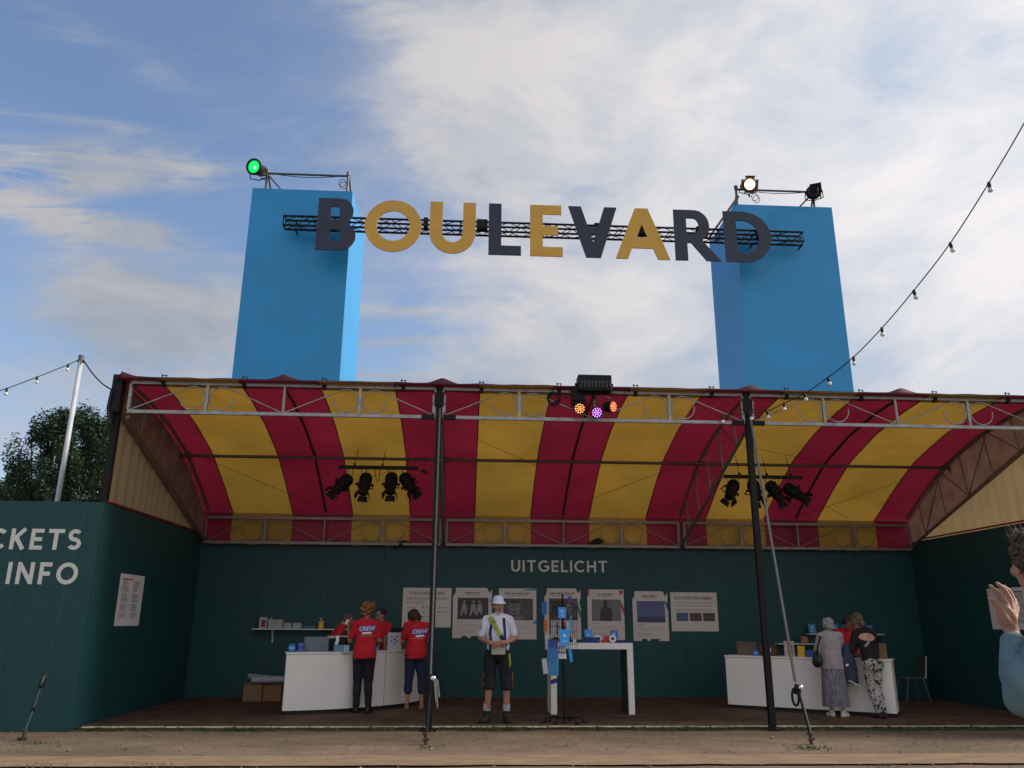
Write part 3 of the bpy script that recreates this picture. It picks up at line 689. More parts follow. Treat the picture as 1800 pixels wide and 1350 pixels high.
mb = MB(); mb.tube([ap_+V((.01, .15, -.2)), atY(1318, 346, 17.4)], .022, 6); mb.build('clamp', blackm, al_)
mb = MB(); Rr = orient((-.05, -1, -.5))
for s_ in ((-1, 0), (1, 0), (0, 1), (0, -1)): mb.box(ap_+Rr @ V((s_[0]*.185, -.01, s_[1]*.185)), (.05 if s_[0] else .24, .02, .05 if s_[1] else .24), Rr)
mb.build('frame', MATS['bronze_housing'], al_)
dp_ = atY(1430, 338, 17.3); dl = par_lamp('floodlight', 'dark unlit floodlight turned away on the right blue tower', dp_, (.45, 1, .35), emat('unlit_lens', (.02, .02, .02), .1), .16, .34)
mb = MB(); mb.box(dp_+V((.02, -.10, .05)), (.27, .22, .24), orient((.5, 1, .5))); Rr = orient((.45, 1, .35)); mb.box(dp_+Rr @ V((.16, .12, -.02)), (.02, .24, .28), Rr)
mb.build('ballast_box', blackm, dl)
# led pars hung on the front truss
ledb = {}
def led_can(label, p, d, col, r=.085):
    t = thing('led_spotlight', label, 'spotlight', p, 'LED spotlights under the black light box'); R = orient(d); P = lambda x, y, z: V(p)+R @ V((x, y, z))
    mb = MB(); mb.tube([P(0, -.16, 0), P(0, -.15, 0), P(0, -.08, 0), P(0, .0, 0), P(0, .012, 0)], [.05, .075, .09, r+.012, r+.012], 20); mb.build('housing', blackm, t)
    mb = MB(); 
    for (k, rr) in ((6, .033), (11, .066)):
        for i in range(k): a = 6.283*i/k; mb.ell(P(rr*math.cos(a), .014, rr*math.sin(a)), .0125, None, 8, 5)
    mb.ell(P(0, .014, 0), .0125, None, 8, 5); mb.build('led_array', emat('led_%d' % len(ledb), col, 1.1), t); ledb[label] = 1
    mb = MB(); mb.tube([P(-r-.03, -.05, 0), P(-r-.03, -.06, .13), P(r+.03, -.06, .13), P(r+.03, -.05, 0)], .010, 5); mb.tube([P(0, -.06, .13), V((p[0]+(.02), YF-.05, 4.93))], .012, 5); mb.build('yoke', blackm, t)
led_can('orange LED spotlight on the left of the trio under the light box', atY(1019, 718, 12.1), (-.15, -1, -.35), (1, .38, .10))
led_can('violet LED spotlight, lowest and middle of the trio under the light box', atY(1049, 725, 12.0), (.0, -1, -.4), (.62, .25, 1))
led_can('orange LED spotlight turned sideways on the right of the trio', atY(1077, 715, 12.1), (.85, -.9, -.2), (1, .22, .08))
t = thing('light_box', 'large black strobe light box standing on the front truss', 'stage light', (1.72, 12.2, 5.05)); a_, b_ = atY(1015, 661, 12.15), atY(1074, 690, 12.15)
mb = MB(); mb.bbox((a_.x, 12.05, b_.z), (b_.x, 12.3, a_.z)); mb.build('housing', blackm, t, bevel=.012)
mb = MB(); 
for i in range(9): mb.bbox((a_.x+.03+i*.058, 12.035, b_.z+.05), (a_.x+.06+i*.058, 12.05, a_.z-.1))
mb.bbox((a_.x+.02, 12.03, b_.z+.12), (b_.x-.02, 12.05, b_.z+.135)); mb.build('front_grille', mat('grey_plastic', (.03, .03, .035), .4), t)
mb = MB()
for x in (a_.x-.02, b_.x+.02): mb.tube([(x, 12.17, b_.z+.12), (x, 12.17, b_.z-.02), (1.72, 12.17, b_.z-.05)], .014, 6)
for x in (a_.x-.02, b_.x+.02): mb.tube([(x-.02, 12.17, b_.z+.13), (x+.02, 12.17, b_.z+.13)], .022, 8)
mb.box((1.72, 12.2, 4.93), (.22, .1, .28)); mb.build('bracket', blackm, t)
mb = MB(); c = atY(972, 702, 12.2)
for k in range(3): mb.tube([(c.x+.01*k+.09*math.cos(a*.7), 12.22, c.z+.03-.02*k+.10*math.sin(a*.7)) for a in range(9)], .011, 5, True)
mb.tube([(c.x, 12.22, c.z-.05), (c.x+.2, 12.2, c.z+.1), (1.5, 12.2, c.z+.02), (1.7, 12.2, 5.0)], .010, 5)
tag(mb.build('cable_coil', rubber), 'coil of black cable hung on the front truss left of the light box', 'cable')

# theatre spotlights on two hanging bars
def theatre_spot():
    t = thing('theatre_spotlight', 'x', 'spotlight', (0, 0, 0))
    mb = MB(); mb.tube([(0, -.20, 0), (0, -.19, 0), (0, -.12, 0), (0, .06, 0), (0, .07, 0), (0, .17, 0)], [.03, .085, .10, .10, .08, .085], 18)
    for k in range(4): mb.tube([(.105*math.cos(a*math.pi/6), -.14+k*.03, .105*math.sin(a*math.pi/6)) for a in range(12)], .006, 5, True)
    mb.box((0, -.06, .11), (.05, .12, .04)); mb.build('housing', blackm, t, local=True)
    mb = MB()
    for a in range(4):
        R = Matrix.Rotation(a*math.pi/2, 3, 'Y'); mb.add([R @ V(p) for p in ((-.07, .17, .085), (.07, .17, .085), (.09, .26, .125), (-.09, .26, .125))], [(0, 1, 2, 3)])
    mb.build('barn_door', blackm, t, local=True)
    mb = MB(); mb.tube([(0, .162, 0), (0, .166, 0)], [.078, .078], 16); mb.build('lens', mat('dark_lens', (.03, .03, .035), .1, .1), t, local=True)
    mb = MB(); mb.tube([(-.12, 0, 0), (-.125, -.02, .0), (-.125, -.05, .16), (0, -.06, .19), (.125, -.05, .16), (.125, -.02, 0), (.12, 0, 0)], .009, 5); mb.tube([(-.15, 0, 0), (-.10, 0, 0)], .022, 8); mb.tube([(.15, 0, 0), (.10, 0, 0)], .022, 8); mb.build('yoke', blackm, t, local=True)
    return t
spot0 = theatre_spot(); first = [True]
def light_bar(ua, va, ub, vb, n, where, angs):
    a = atY(ua, va, 14.6); b = atY(ub, vb, 14.6); z = (a.z+b.z)/2
    t = thing('lighting_bar', 'black lighting bar with four theatre spotlights, %s' % where, 'lighting bar', ((a.x+b.x)/2, 14.6, z))
    mb = MB(); mb.box(((a.x+b.x)/2, 14.6, z), (b.x-a.x, .06, .06)); mb.build('bar', blackm, t)
    mb = MB()
    for f in (.2, .55, .86): x = a.x+(b.x-a.x)*f; mb.tube([(x, 14.6, z), (x+.02, 14.8, roofz(14.8)-.1)], .006, 5); mb.box((x, 14.6, z+.05), (.03, .05, .05))
    mb.build('hanging_wire', blackm, t)
    mb = MB()
    for i in range(5): 
        x = a.x+(b.x-a.x)*(.12+.17*i); mb.tube([(x, 14.57, z), (x+.02, 14.55, z-.1-.03*(i % 3)), (x+.05, 14.55, z-.28), (x+.08, 14.56, z-.25), (x+.10, 14.58, z-.02)], .006, 5)
    mb.build('cable', rubber, t)
    words = ['leftmost', 'second from the left', 'third from the left', 'rightmost']
    for i, (u, v, yaw, pit) in enumerate(angs):
        p = atY(u, v, 14.55)
        s = spot0 if first[0] else copytree(spot0); first[0] = False
        s.location = p; d = V((math.sin(math.radians(yaw)), -.55, -math.cos(math.radians(yaw)))); s.rotation_euler = orient(d, V((0, 1, .2))).to_euler()
        s.scale = (1.08, 1.12, 1.08); s['label'] = '%s of four theatre spotlights on the bar %s' % (words[i], where); s['group'] = 'theatre spotlights under the tent roof'
light_bar(595, 820, 735, 824, 4, 'left of the centre post', [(601, 852, -38, 0), (641, 852, -4, 0), (687, 851, 0, 0), (718, 850, 34, 0)])
light_bar(1272, 834, 1410, 843, 4, 'behind the right post', [(1286, 862, -30, 0), (1327, 863, 0, 0), (1363, 865, 22, 0), (1397, 866, 48, 0)])
mb = MB(); p = atY(745, 829, 14.7); mb.box(p, (.09, .06, .05), Matrix.Rotation(.4, 3, 'Y')); mb.tube([p+V((.03, 0, 0)), p+V((.08, 0, -.04))], .015, 6); mb.tube([p, V((p.x, 14.9, roofz(14.9)-.1))], .003, 4)
tag(mb.build('cable_connector', blackm), 'small black connector dangling right of the left lighting bar', 'connector')
for (u, v, lb) in ((1047, 953, 'right of the middle'), (705, 957, 'left of the centre post')):
    mb = MB(); p = atY(u, v, 16.75); mb.ell(p, (.11, .06, .05)); mb.ell(p+V((.09, 0, .02)), (.06, .05, .05)); mb.ell(p+V((-.08, .0, -.03)), (.07, .05, .035)); mb.tube([p+V((-.1, 0, .0)), p+V((.05, 0, .07)), p+V((.2, 0, .02))], .02, 6)
    tag(mb.build('cable_bundle', rubber), 'bundle of dark cable tied to the rear truss %s' % lb, 'cable')

# ------------------------------------------------------------------ string lights
def festoon(label, pts, bulbs, r=.008, k=1.0):
    t = thing('string_lights', label, 'string lights', pts[0])
    mb = MB(); mb.tube(pts, r, 6); mb.build('cable', rubber, t)
    for b in bulbs:
        b = V(b); tilt = V((U(-.1, .25), U(-.1, .1), -1)).normalized()
        mb = MB(); mb.tube([b+V((0, 0, .012)), b+tilt*.02, b+tilt*.07*k], [.017*k, .022*k, .019*k], 10); s = mb.build('socket', rubber, t)
        mb = MB(); c = b+tilt*.098*k; mb.ell(c, .031*k, None, 12, 8); mb.cap(b+tilt*.065*k, c, .017*k, .024*k, 10, 3); mb.build('bulb', glass, s, smooth=True)
    return t
R1 = [(1268, 731, 12.2), (1318, 726, 12.2), (1348, 723, 12.15), (1378, 709, 12.1), (1414, 692, 11.9), (1455, 664, 11.4), (1500, 628, 10.9), (1550, 577, 10.3), (1606, 511, 9.6), (1670, 428, 8.9), (1738, 322, 8.15), (1800, 217, 7.5), (1870, 85, 6.8)]
P1 = [atY(*a) for a in R1]
sm = []
for i in range(len(P1)-1):
    for q in range(4):
        f = q/4; p0 = P1[max(0, i-1)]; p1 = P1[i]; p2 = P1[i+1]; p3 = P1[min(len(P1)-1, i+2)]
        sm.append(.5*((2*p1)+(-p0+p2)*f+(2*p0-5*p1+4*p2-p3)*f*f+(-p0+3*p1-3*p2+p3)*f**3))
sm.append(P1[-1])
festoon('string of clear bulbs rising steeply from the right post', sm, [P1[i] for i in (0, 1, 2, 3, 4, 5, 6, 7, 8, 9, 10)]+[(P1[11]+P1[12])/2], k=1.0)
pt, pb = atY(140, 629, 13.4), atY(101, 900, 13.4)
PXp = (pt.x+pb.x)/2
t = thing('lamp_pole', 'thin white pole behind the left teal wall holding the string lights', 'pole', (PXp, 13.4, 0))
mb = MB(); mb.tube([(PXp, 13.4, 0), (PXp, 13.4, pt.z)], [.042, .038], 16); mb.build('shaft', mat('pole_white', (.45, .46, .48), .4, .1), t, smooth=True)
mb = MB(); mb.tube([(PXp, 13.4, pt.z-.05), (PXp, 13.4, pt.z+.04)], .048, 16); mb.tube([(PXp+.045*math.cos(a), 13.4+.07*math.sin(a), pt.z-.07) for a in [i*.5236 for i in range(12)]], .010, 5, True); mb.build('cap', mat('pole_cap', (.12, .12, .12)), t)
top = V((PXp-.035, 13.39, pt.z-.04)); L1 = [top]+[atY(120, 641, 13.1), atY(65, 663, 12.6), atY(12, 683, 12.1), atY(-60, 704, 11.5), atY(-200, 735, 10.4)]
festoon('string of clear bulbs hanging left of the white pole', L1, [atY(120, 641, 13.1), atY(65, 663, 12.6), atY(12, 683, 12.1), atY(-60, 704, 11.5)], k=.85)
mb = MB(); q0, q1 = V((PXp+.04, 13.4, pt.z-.04)), V((XL-.02, 12.3, 4.86)); mb.tube([q0.lerp(q1, i/10)-V((0, 0, .10*math.sin(math.pi*i/10))) for i in range(11)], .012, 6)
tag(mb.build('support_cable', rubber), 'black cable from the white pole to the left corner of the tent', 'cable')
mb = MB(); mb.tube([(XL-.1, 12.25, 4.35), (XL-.75, 12.9, 2.9), (XL-1.1, 13.2, 2.1)], .012, 6); mb.tube([(XL-.12, 12.2, 4.9), (XL-.14, 12.2, 4.6), (XL-.08, 12.2, 4.35)], .02, 6)
tag(mb.build('guy_rope', rubber), 'dark guy rope from the left corner of the tent down behind the wall', 'rope')

# ------------------------------------------------------------------ tie-down straps
def strap(label, pts, hook, stake, w=.022, two=None):
    t = thing('tie_down_strap', label, 'strap', (stake[0], stake[1], 0))
    mb = MB(); mb.tube(pts[0], w, 4); mb.build('webbing', greyweb, t)
    mb = MB(); mb.tube(pts[1], w*1.05, 6); mb.build('lower_webbing', rubber, t)
    h = V(hook); mb = MB(); mb.box(h, (.07, .07, .13), Matrix.Rotation(.2, 3, 'Y')); mb.tube([h+V((-.04, -.03, .03)), h+V((.05, -.03, .03))], .018, 6)
    mb.tube([h+V((-.05+.045*math.cos(a), -.03, -.09+.11*math.sin(a))) for a in [i*.5236 for i in range(12)]], .017, 6, True); mb.build('ratchet', blackm, t)
    mb = MB(); mb.ell(h+V((.03, -.05, .03)), (.035, .02, .03)); mb.build('buckle', mat('bright_metal', (.75, .75, .72), .25, .05, metal=.6), t)
    s = V(stake); mb = MB(); mb.tube([s+V((.0, 0, -.1)), s+V((-.02, 0, .13))], .022, 8); mb.tube([s+V((-.02, 0, .11)), s+V((-.02, 0, .14))], .04, 8); mb.tube([s+V((-.05, -.02, .05)), s+V((.03, -.02, .07))], .016, 6); mb.build('stake', mat('rusty_steel', (.06, .04, .03), .7, .3), t)
def line(p, q, n=8, sag=0): p, q = V(p), V(q); return [p.lerp(q, i/n)-V((0, 0, sag*math.sin(math.pi*i/n))) for i in range(n+1)]
sk = V((atZ(1428, 1308)[0], atZ(1428, 1308)[1], 0)); tp = V((PX[2]+.02, 12.25, 4.75)); hk = tp.lerp(sk, .75); hk = atY(1402, 1212, tp.lerp(sk, .76).y)
strap('grey tie-down strap with a looped ratchet below the right post', (line(tp, hk+V((-.02, 0, .1))), line(hk+V((.02, 0, -.04)), sk+V((-.01, 0, .1)))), hk, sk)
sk = V((atZ(750, 1309)[0], atZ(750, 1309)[1], 0)); tp = V((PX[1]+.02, 12.22, 4.7)); y_ = 11.05; hk = atY(757, 1196, y_)
hk2 = atY(764, 1000, 11.6)
strap('thin grey tie-down strap with a dangling ratchet in front of the centre post', (line(tp, hk2, 4)+line(hk2, hk+V((0, 0, .07)), 4)[1:], line(hk+V((.0, 0, -.04)), sk+V((-.01, 0, .1)))), hk, sk, .016)
mb = MB(); 
for dx_, L in ((.05, .26), (.09, .2), (.07, .33)): mb.tube([hk+V((.02, -.02, .05)), hk+V((dx_, -.02, 0)), hk+V((dx_+.03, -.02, -L))], .012, 4)
tag(mb.build('loose_strap_end', mat('pale_webbing', (.30, .29, .25), .8, .2)), 'loose pale strap ends hanging from the ratchet by the centre post', 'strap')
sk = V((atZ(40, 1302)[0], atZ(40, 1302)[1], 0)); hk = atY(76, 1196, 11.8)
t = thing('tie_down_rope', 'thin tie-down rope with a metal shackle in front of the TICKETS & INFO wall', 'rope', sk)
mb = MB(); mb.tube([sk+V((0, 0, .08)), sk.lerp(hk, .5), hk+V((-.02, 0, -.1))], .007, 5); mb.tube([hk+V((0, 0, .05)), V((XL-.12, 12.2, 4.4))], .0013, 5); mb.build('rope', mat('thin_rope', (.07, .07, .09)), t)
mb = MB(); mb.tube([hk+V((-.03, 0, -.1)), hk+V((-.035, 0, -.02)), hk+V((.02, 0, .08)), hk+V((.035, 0, .02)), hk+V((.01, 0, -.08))], .016, 6, True); mb.box(sk.lerp(hk, .5), (.04, .03, .05)); mb.build('shackle', blackm, t)
mb = MB(); mb.prism([hk+V((-.02, -.02, -.06)), hk+V((.02, -.02, -.02)), hk+V((.03, -.02, .08)), hk+V((.0, -.02, .05))], (0, .02, 0)); mb.build('metal_plate', steel, t)
mb = MB(); mb.tube([sk+V((0, 0, -.1)), sk+V((.01, 0, .14))], .024, 8); mb.tube([sk+V((-.07, 0, .02)), sk+V((.05, 0, .03))], .018, 6); mb.build('stake', MATS['rusty_steel'], t)

# ------------------------------------------------------------------ tree and hedge behind the left wall
def tree(label, cx, cy, h, cr, rz, base, seed, nleaf):
    random.seed(seed); t = thing('tree', label, 'tree', (cx, cy, 0), 'trees behind the left wall')
    bk = mat('bark', (.05, .035, .025), .9, .3, 8, .5, 20); mb = MB(); mb.tube([(cx, cy, 0), (cx+.1, cy, h*.3), (cx-.1, cy, h*.6)], [.35, .26, .12], 10)
    cl = []
    for i in range(230):
        a = U(0, 6.28); q = U(-1, 1); rr = cr*(max(0, 1-abs(q)**2.4))**.5*U(.2, 1.0)**.6
        c = V((cx+rr*math.cos(a), cy+rr*math.sin(a), base+rz+q*rz)); cl.append((c, U(.5, 1.0)*cr*.17))
    for i in range(0, 230, 6): c = cl[i][0]; s = V((cx, cy, h*U(.2, .5))); mb.tube([s, s.lerp(c, .5)+V((U(-.2, .2), 0, -.2)), c], [.06, .035, .012], 5)
    mb.build('trunk', bk, t)
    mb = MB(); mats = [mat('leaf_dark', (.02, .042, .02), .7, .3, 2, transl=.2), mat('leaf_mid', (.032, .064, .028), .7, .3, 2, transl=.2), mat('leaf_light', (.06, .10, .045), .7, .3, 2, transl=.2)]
    for i in range(nleaf):
        c, r = cl[int(rnd()*len(cl))]; d = V((random.gauss(0, 1), random.gauss(0, 1), random.gauss(0, 1))).normalized()*r*rnd()**.4; d.z *= 2.0
        p = c+d; s = U(.03, .062); a = V((random.gauss(0, 1), random.gauss(0, 1), random.gauss(0, .6))).normalized(); b = a.cross(V((rnd(), rnd(), rnd()))).normalized()
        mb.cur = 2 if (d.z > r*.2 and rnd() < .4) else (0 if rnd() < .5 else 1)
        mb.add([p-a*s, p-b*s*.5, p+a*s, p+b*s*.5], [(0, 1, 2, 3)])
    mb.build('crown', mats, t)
ty = 24.
c1 = atY(105, 830, ty); 
tree('round dark green tree crown showing behind the white pole', atY(128, 800, ty).x, ty, atY(100, 735, ty).z, 1.75, 1.9, atY(100, 740, ty).z-3.7, 3, 46000)
tree('smaller dark green tree beside the left end of the tent', atY(188, 830, 26).x, 26, 7.4, 1.5, 2.2, atY(188, 745, 26).z-4.4, 4, 34000)
tree('lower bushy green tree at the left edge of the photo', atY(10, 850, 27).x, 27, 5.6, 1.9, 1.6, 2.3, 5, 40000)
random.seed(11)
#@@FURN
# ------------------------------------------------------------------ posters
def bars(mb, x, z, w, h, n, gap, y, jag=.25, words=5):
    """lines of print too small to read: broken bars"""
    for i in range(n):
        xx = x; end = x+w*(1-U(0, jag))
        while xx < end-.01:
            L = min(U(.3, 1.2)*w/words, end-xx); mb.bbox((xx, y, z-i*gap-h), (xx+L, y+.0015, z-i*gap)); xx += L+h*.8
def outline(x0, z0, x1, z1, kind):
    w, h = x1-x0, z1-z0; X = lambda f: x0+w*f; Z = lambda f: z0+h*f
    if kind == 'plain': return [(X(0), Z(0)), (X(1), Z(0)), (X(1), Z(1)), (X(0), Z(1))]
    return [(X(0), Z(0)), (X(.22), Z(0)), (X(.25), Z(.045)), (X(.36), Z(.045)), (X(.40), Z(.005)), (X(.46), Z(.0)), (X(.48), Z(.04)), (X(.74), Z(.045)), (X(.70), Z(0)), (X(1), Z(0)), (X(1), Z(.62)), (X(.965), Z(.72)), (X(1), Z(.82)), (X(1), Z(.97)), (X(.93), Z(.9)), (X(.87), Z(1)), (X(.07), Z(1)), (X(.055), Z(.88)), (X(0), Z(.84))]
def poster(label, ua, va, ub, vb, kind, draw):
    a, b = atY(ua, va, 16.88), atY(ub, vb, 16.88); x0, x1, z1, z0 = a.x, b.x, a.z, b.z; y = 16.886
    t = thing('poster', label, 'poster', ((x0+x1)/2, y, z0), 'posters on the teal back wall')
    mb = MB(); mb.prism([(p[0], y, p[1]) for p in outline(x0, z0, x1, z1, kind)], (0, .006, 0)); mb.build('sheet', paper, t)
    draw(t, x0, z0, x1-x0, z1-z0, y-.002); return t
def text_part(t, name, f, m): mb = MB(); f(mb); mb.build(name, m, t)
photo_dark = mat('dark_photo_print', (.018, .017, .02), .45, .4, 4, col2=(.05, .045, .05))
photo_grey = mat('grey_photo_print', (.16, .155, .17), .5, .1, 2)
photo_mid = mat('mid_photo_print', (.075, .07, .07), .5, .4, 5)
photo_pale = mat('pale_photo_print', (.28, .26, .25), .5, .3, 10)
photo_blue = mat('blue_photo_print', (.10, .11, .24), .5, .1, 2)
photo_mag = mat('maroon_photo_print', (.10, .04, .06), .5, .8, 22)
def d_access(t, x, z, w, h, y):
    typed_on('heading', 'TOEGANKELIJKHEID', h*.112, (x+w*.5, y, z+h*.86), (1, 0, 0), (0, 0, 1), inkgreen, t, .003, 0, .92)
    def f(mb):
        bars(mb, x+w*.08, z+h*.755, w*.86, h*.016, 2, h*.04, y, .05, 9); bars(mb, x+w*.08, z+h*.66, w*.38, h*.014, 2, h*.045, y, .1, 4)
        for i, (a, b) in enumerate(((.09, .48), (.40, .48), (.40, .37), (.40, .25), (.73, .48), (.73, .37))): mb.bbox((x+w*a, y, z+h*b), (x+w*(a+.045), y+.0015, z+h*(b+.03))); bars(mb, x+w*(a+.07), z+h*(b+.028), w*.16, h*.014, 1, h*.03, y, .1, 3)
    text_part(t, 'small_print', f, inkg)
def d_photo(bgm, extra, headw=.5, accents=None):
    def d(t, x, z, w, h, y):
        text_part(t, 'heading', lambda mb: (bars(mb, x+w*(.5-headw/2), z+h*.915, w*headw, h*.028, 1, 1, y, .02, 2), bars(mb, x+w*(.5-headw*.4), z+h*.87, w*headw*.8, h*.014, 1, 1, y, .05, 3)), inkg)
        mb = MB(); mb.bbox((x+w*.12, y, z+h*.37), (x+w*.91, y+.0015, z+h*.80)); mb.build('photo', bgm, t)
        text_part(t, 'small_print', lambda mb: (bars(mb, x+w*.12, z+h*.33, w*.2, h*.012, 1, 1, y, .1, 2), bars(mb, x+w*.12, z+h*.27, w*.72, h*.009, 3, h*.028, y, .1, 9), bars(mb, x+w*.12, z+h*.16, w*.5, h*.008, 3, h*.025, y, .2, 7)), mat('pale_ink', (.36, .33, .31)))
        if extra: extra(t, x, z, w, h, y-.002)
        if accents:
            for P, m in accents: mb = MB(); mb.prism([(x+w*a, y-.003, z+h*b) for a, b in P], (0, .002, 0)); mb.build('accent', m, t)
    return d
def el(mb, x, y, z, rx, rz): mb.prism([(x+rx*math.cos(a*.3927), y, z+rz*math.sin(a*.3927)) for a in range(16)], (0, .0015, 0))
def e_dancers(t, x, z, w, h, y):
    mb = MB()
    for c, dz in ((.28, 0), (.52, .02), (.68, .0)):
        mb.prism([(x+w*(c-.09), y, z+h*.44), (x+w*(c-.05), y, z+h*.45), (x+w*(c), y, z+h*.55), (x+w*(c+.05), y, z+h*.45), (x+w*(c+.08), y, z+h*(.5)), (x+w*(c+.06), y, z+h*.66), (x+w*(c+.01), y, z+h*.69), (x+w*(c-.05), y, z+h*.66)], (0, .0015, 0))
        el(mb, x+w*(c+.005), y, z+h*.725, w*.028, h*.026)
    mb.build('figures', photo_pale, t)
def e_face(t, x, z, w, h, y):
    mb = MB(); el(mb, x+w*.42, y, z+h*.60, w*.17, h*.15); mb.prism([(x+w*.22, y, z+h*.375), (x+w*.68, y, z+h*.375), (x+w*.60, y, z+h*.47), (x+w*.3, y, z+h*.47)], (0, .0015, 0)); mb.build('portrait', photo_grey, t)
    mb = MB(); el(mb, x+w*.36, y-.002, z+h*.625, w*.028, h*.012); el(mb, x+w*.48, y-.002, z+h*.625, w*.028, h*.012); el(mb, x+w*.42, y-.002, z+h*.53, w*.05, h*.012); el(mb, x+w*.42, y-.0022, z+h*.735, w*.14, h*.03); mb.build('portrait_features', photo_dark, t)
def e_blur(t, x, z, w, h, y):
    mb = MB(); el(mb, x+w*.4, y, z+h*.6, w*.2, h*.14); mb.build('figures', photo_dark, t)
def e_sil(t, x, z, w, h, y):
    mb = MB(); el(mb, x+w*.49, y, z+h*.735, w*.06, h*.05)
    mb.prism([(x+w*.34, y, z+h*.375), (x+w*.67, y, z+h*.375), (x+w*.67, y, z+h*.56), (x+w*.64, y, z+h*.62), (x+w*.54, y, z+h*.66), (x+w*.53, y, z+h*.70), (x+w*.45, y, z+h*.70), (x+w*.44, y, z+h*.66), (x+w*.37, y, z+h*.62), (x+w*.34, y, z+h*.54)], (0, .0015, 0)); mb.build('silhouette', photo_dark, t)
def e_sea(t, x, z, w, h, y):
    mb = MB()
    for i in range(7): mb.bbox((x+w*.12, y-.0006*i, z+h*.37), (x+w*.91, y-.0006*i+.0005, z+h*(.48-i*.013)))
    mb.build('dark_foreground', mat('dusk_print', (.045, .05, .12), .5, .2), t)
def d_skate(t, x, z, w, h, y):
    typed_on('heading', 'SKATEPROGRAMMA', h*.118, (x+w*.48, y, z+h*.85), (1, 0, 0), (0, 0, 1), inkgreen, t, .003, 0, .95)
    text_part(t, 'small_print', lambda mb: (bars(mb, x+w*.09, z+h*.74, w*.8, h*.022, 1, 1, y, .02, 9), bars(mb, x+w*.09, z+h*.66, w*.8, h*.022, 1, 1, y, .02, 9), bars(mb, x+w*.1, z+h*.57, w*.76, h*.018, 2, h*.045, y, .02, 9)), mat('pale_green_ink', (.30, .33, .29)))
    for i, m in enumerate((mat('blue_scene_print', (.06, .10, .22), .5, .6, 16), photo_mag, mat('brown_scene_print', (.09, .05, .05), .5, .8, 20))):
        mb = MB(); mb.bbox((x+w*(.11+.285*i), y, z+h*.26), (x+w*(.365+.285*i), y+.0015, z+h*.47)); mb.build('photo', m, t)
tealpr = mat('teal_cutout_print', (.03, .16, .15)); bluepr = mat('light_blue_cutout_print', (.08, .30, .48)); redpr = mat('red_cutout_print', (.50, .03, .03))
poster('white landscape notice headed in green behind the centre post', 709, 1033, 792, 1103, 'plain', d_access)
poster('poster with a dark photo of pale dancing figures', 797, 1033, 864, 1122, 'cut', d_photo(photo_dark, e_dancers, .4))
poster('poster with a black and white portrait, half behind the man in the bucket hat', 877, 1034, 943, 1124, 'plain', d_photo(photo_mid, e_face, .7, [([(.6, .95), (.75, .99), (1, 1), (1, .96), (.8, .955)], bluepr), ([(.9, .3), (1, .3), (1, .38), (.93, .36)], bluepr)]))
poster('poster hidden behind the leaflet rack', 957, 1034, 1022, 1124, 'cut', d_photo(photo_mid, e_blur, .7, [([(.84, .72), (.99, .40), (1, .5), (.94, .66), (.9, .78)], tealpr)]))
poster('poster with a grey portrait of a dark silhouette and red cut-outs', 1032, 1036, 1099, 1125, 'plain', d_photo(photo_grey, e_sil, .45, [([(0, .86), (.05, .88), (.05, 1), (0, 1)], redpr), ([(.87, .98), (.98, .98), (.96, .91), (.90, .89)], redpr), ([(.9, .68), (.93, .74), (1, .6), (1, .5), (.95, .58)], redpr)]))
poster('poster with a dusky blue seascape photo, right of the white table', 1111, 1039, 1177, 1127, 'cut', d_photo(photo_blue, e_sea, .45, [([(.9, .8), (.99, .62), (1, .7), (.94, .8)], tealpr)]))
poster('white landscape skate programme notice with three small photos', 1178, 1041, 1264, 1110, 'plain', d_skate)
def side_notice(label, X, s_, pts, red):
    y0, y1, z0, z1 = pts; t = thing('notice', label, 'notice', (X, (y0+y1)/2, z0)); mb = MB(); mb.bbox((X, y0, z0), (X+s_*.006, y1, z1)); mb.build('sheet', paper2, t)
    mb = MB(); mr_ = MB(); w = y1-y0; h = z1-z0; x = X+s_*.008
    def bar(m_, a, b, wd, hh): m_.bbox((x, y0+w*a, z0+h*b), (x+s_*.001, y0+w*(a+wd), z0+h*(b+hh)))
    for c0 in (.1, .55):
        for i in range(26):
            if i in (8, 15, 21): continue
            bar(mb, c0, .86-i*.028, U(.15, .30), .010)
    bar(mr_, .1, .885, .4, .03); mb.build('small_print', inkg, t); mr_.build('heading', red, t)
side_notice('white two-column notice with a red heading on the left teal side wall', XL+.002, 1, (13.2, 14.16, 1.385, 2.18), inkred)
side_notice('pale notice on the right teal side wall behind the person in light blue', XR-.002, -1, (13.45, 14.52, 1.4, 2.1), inkg)

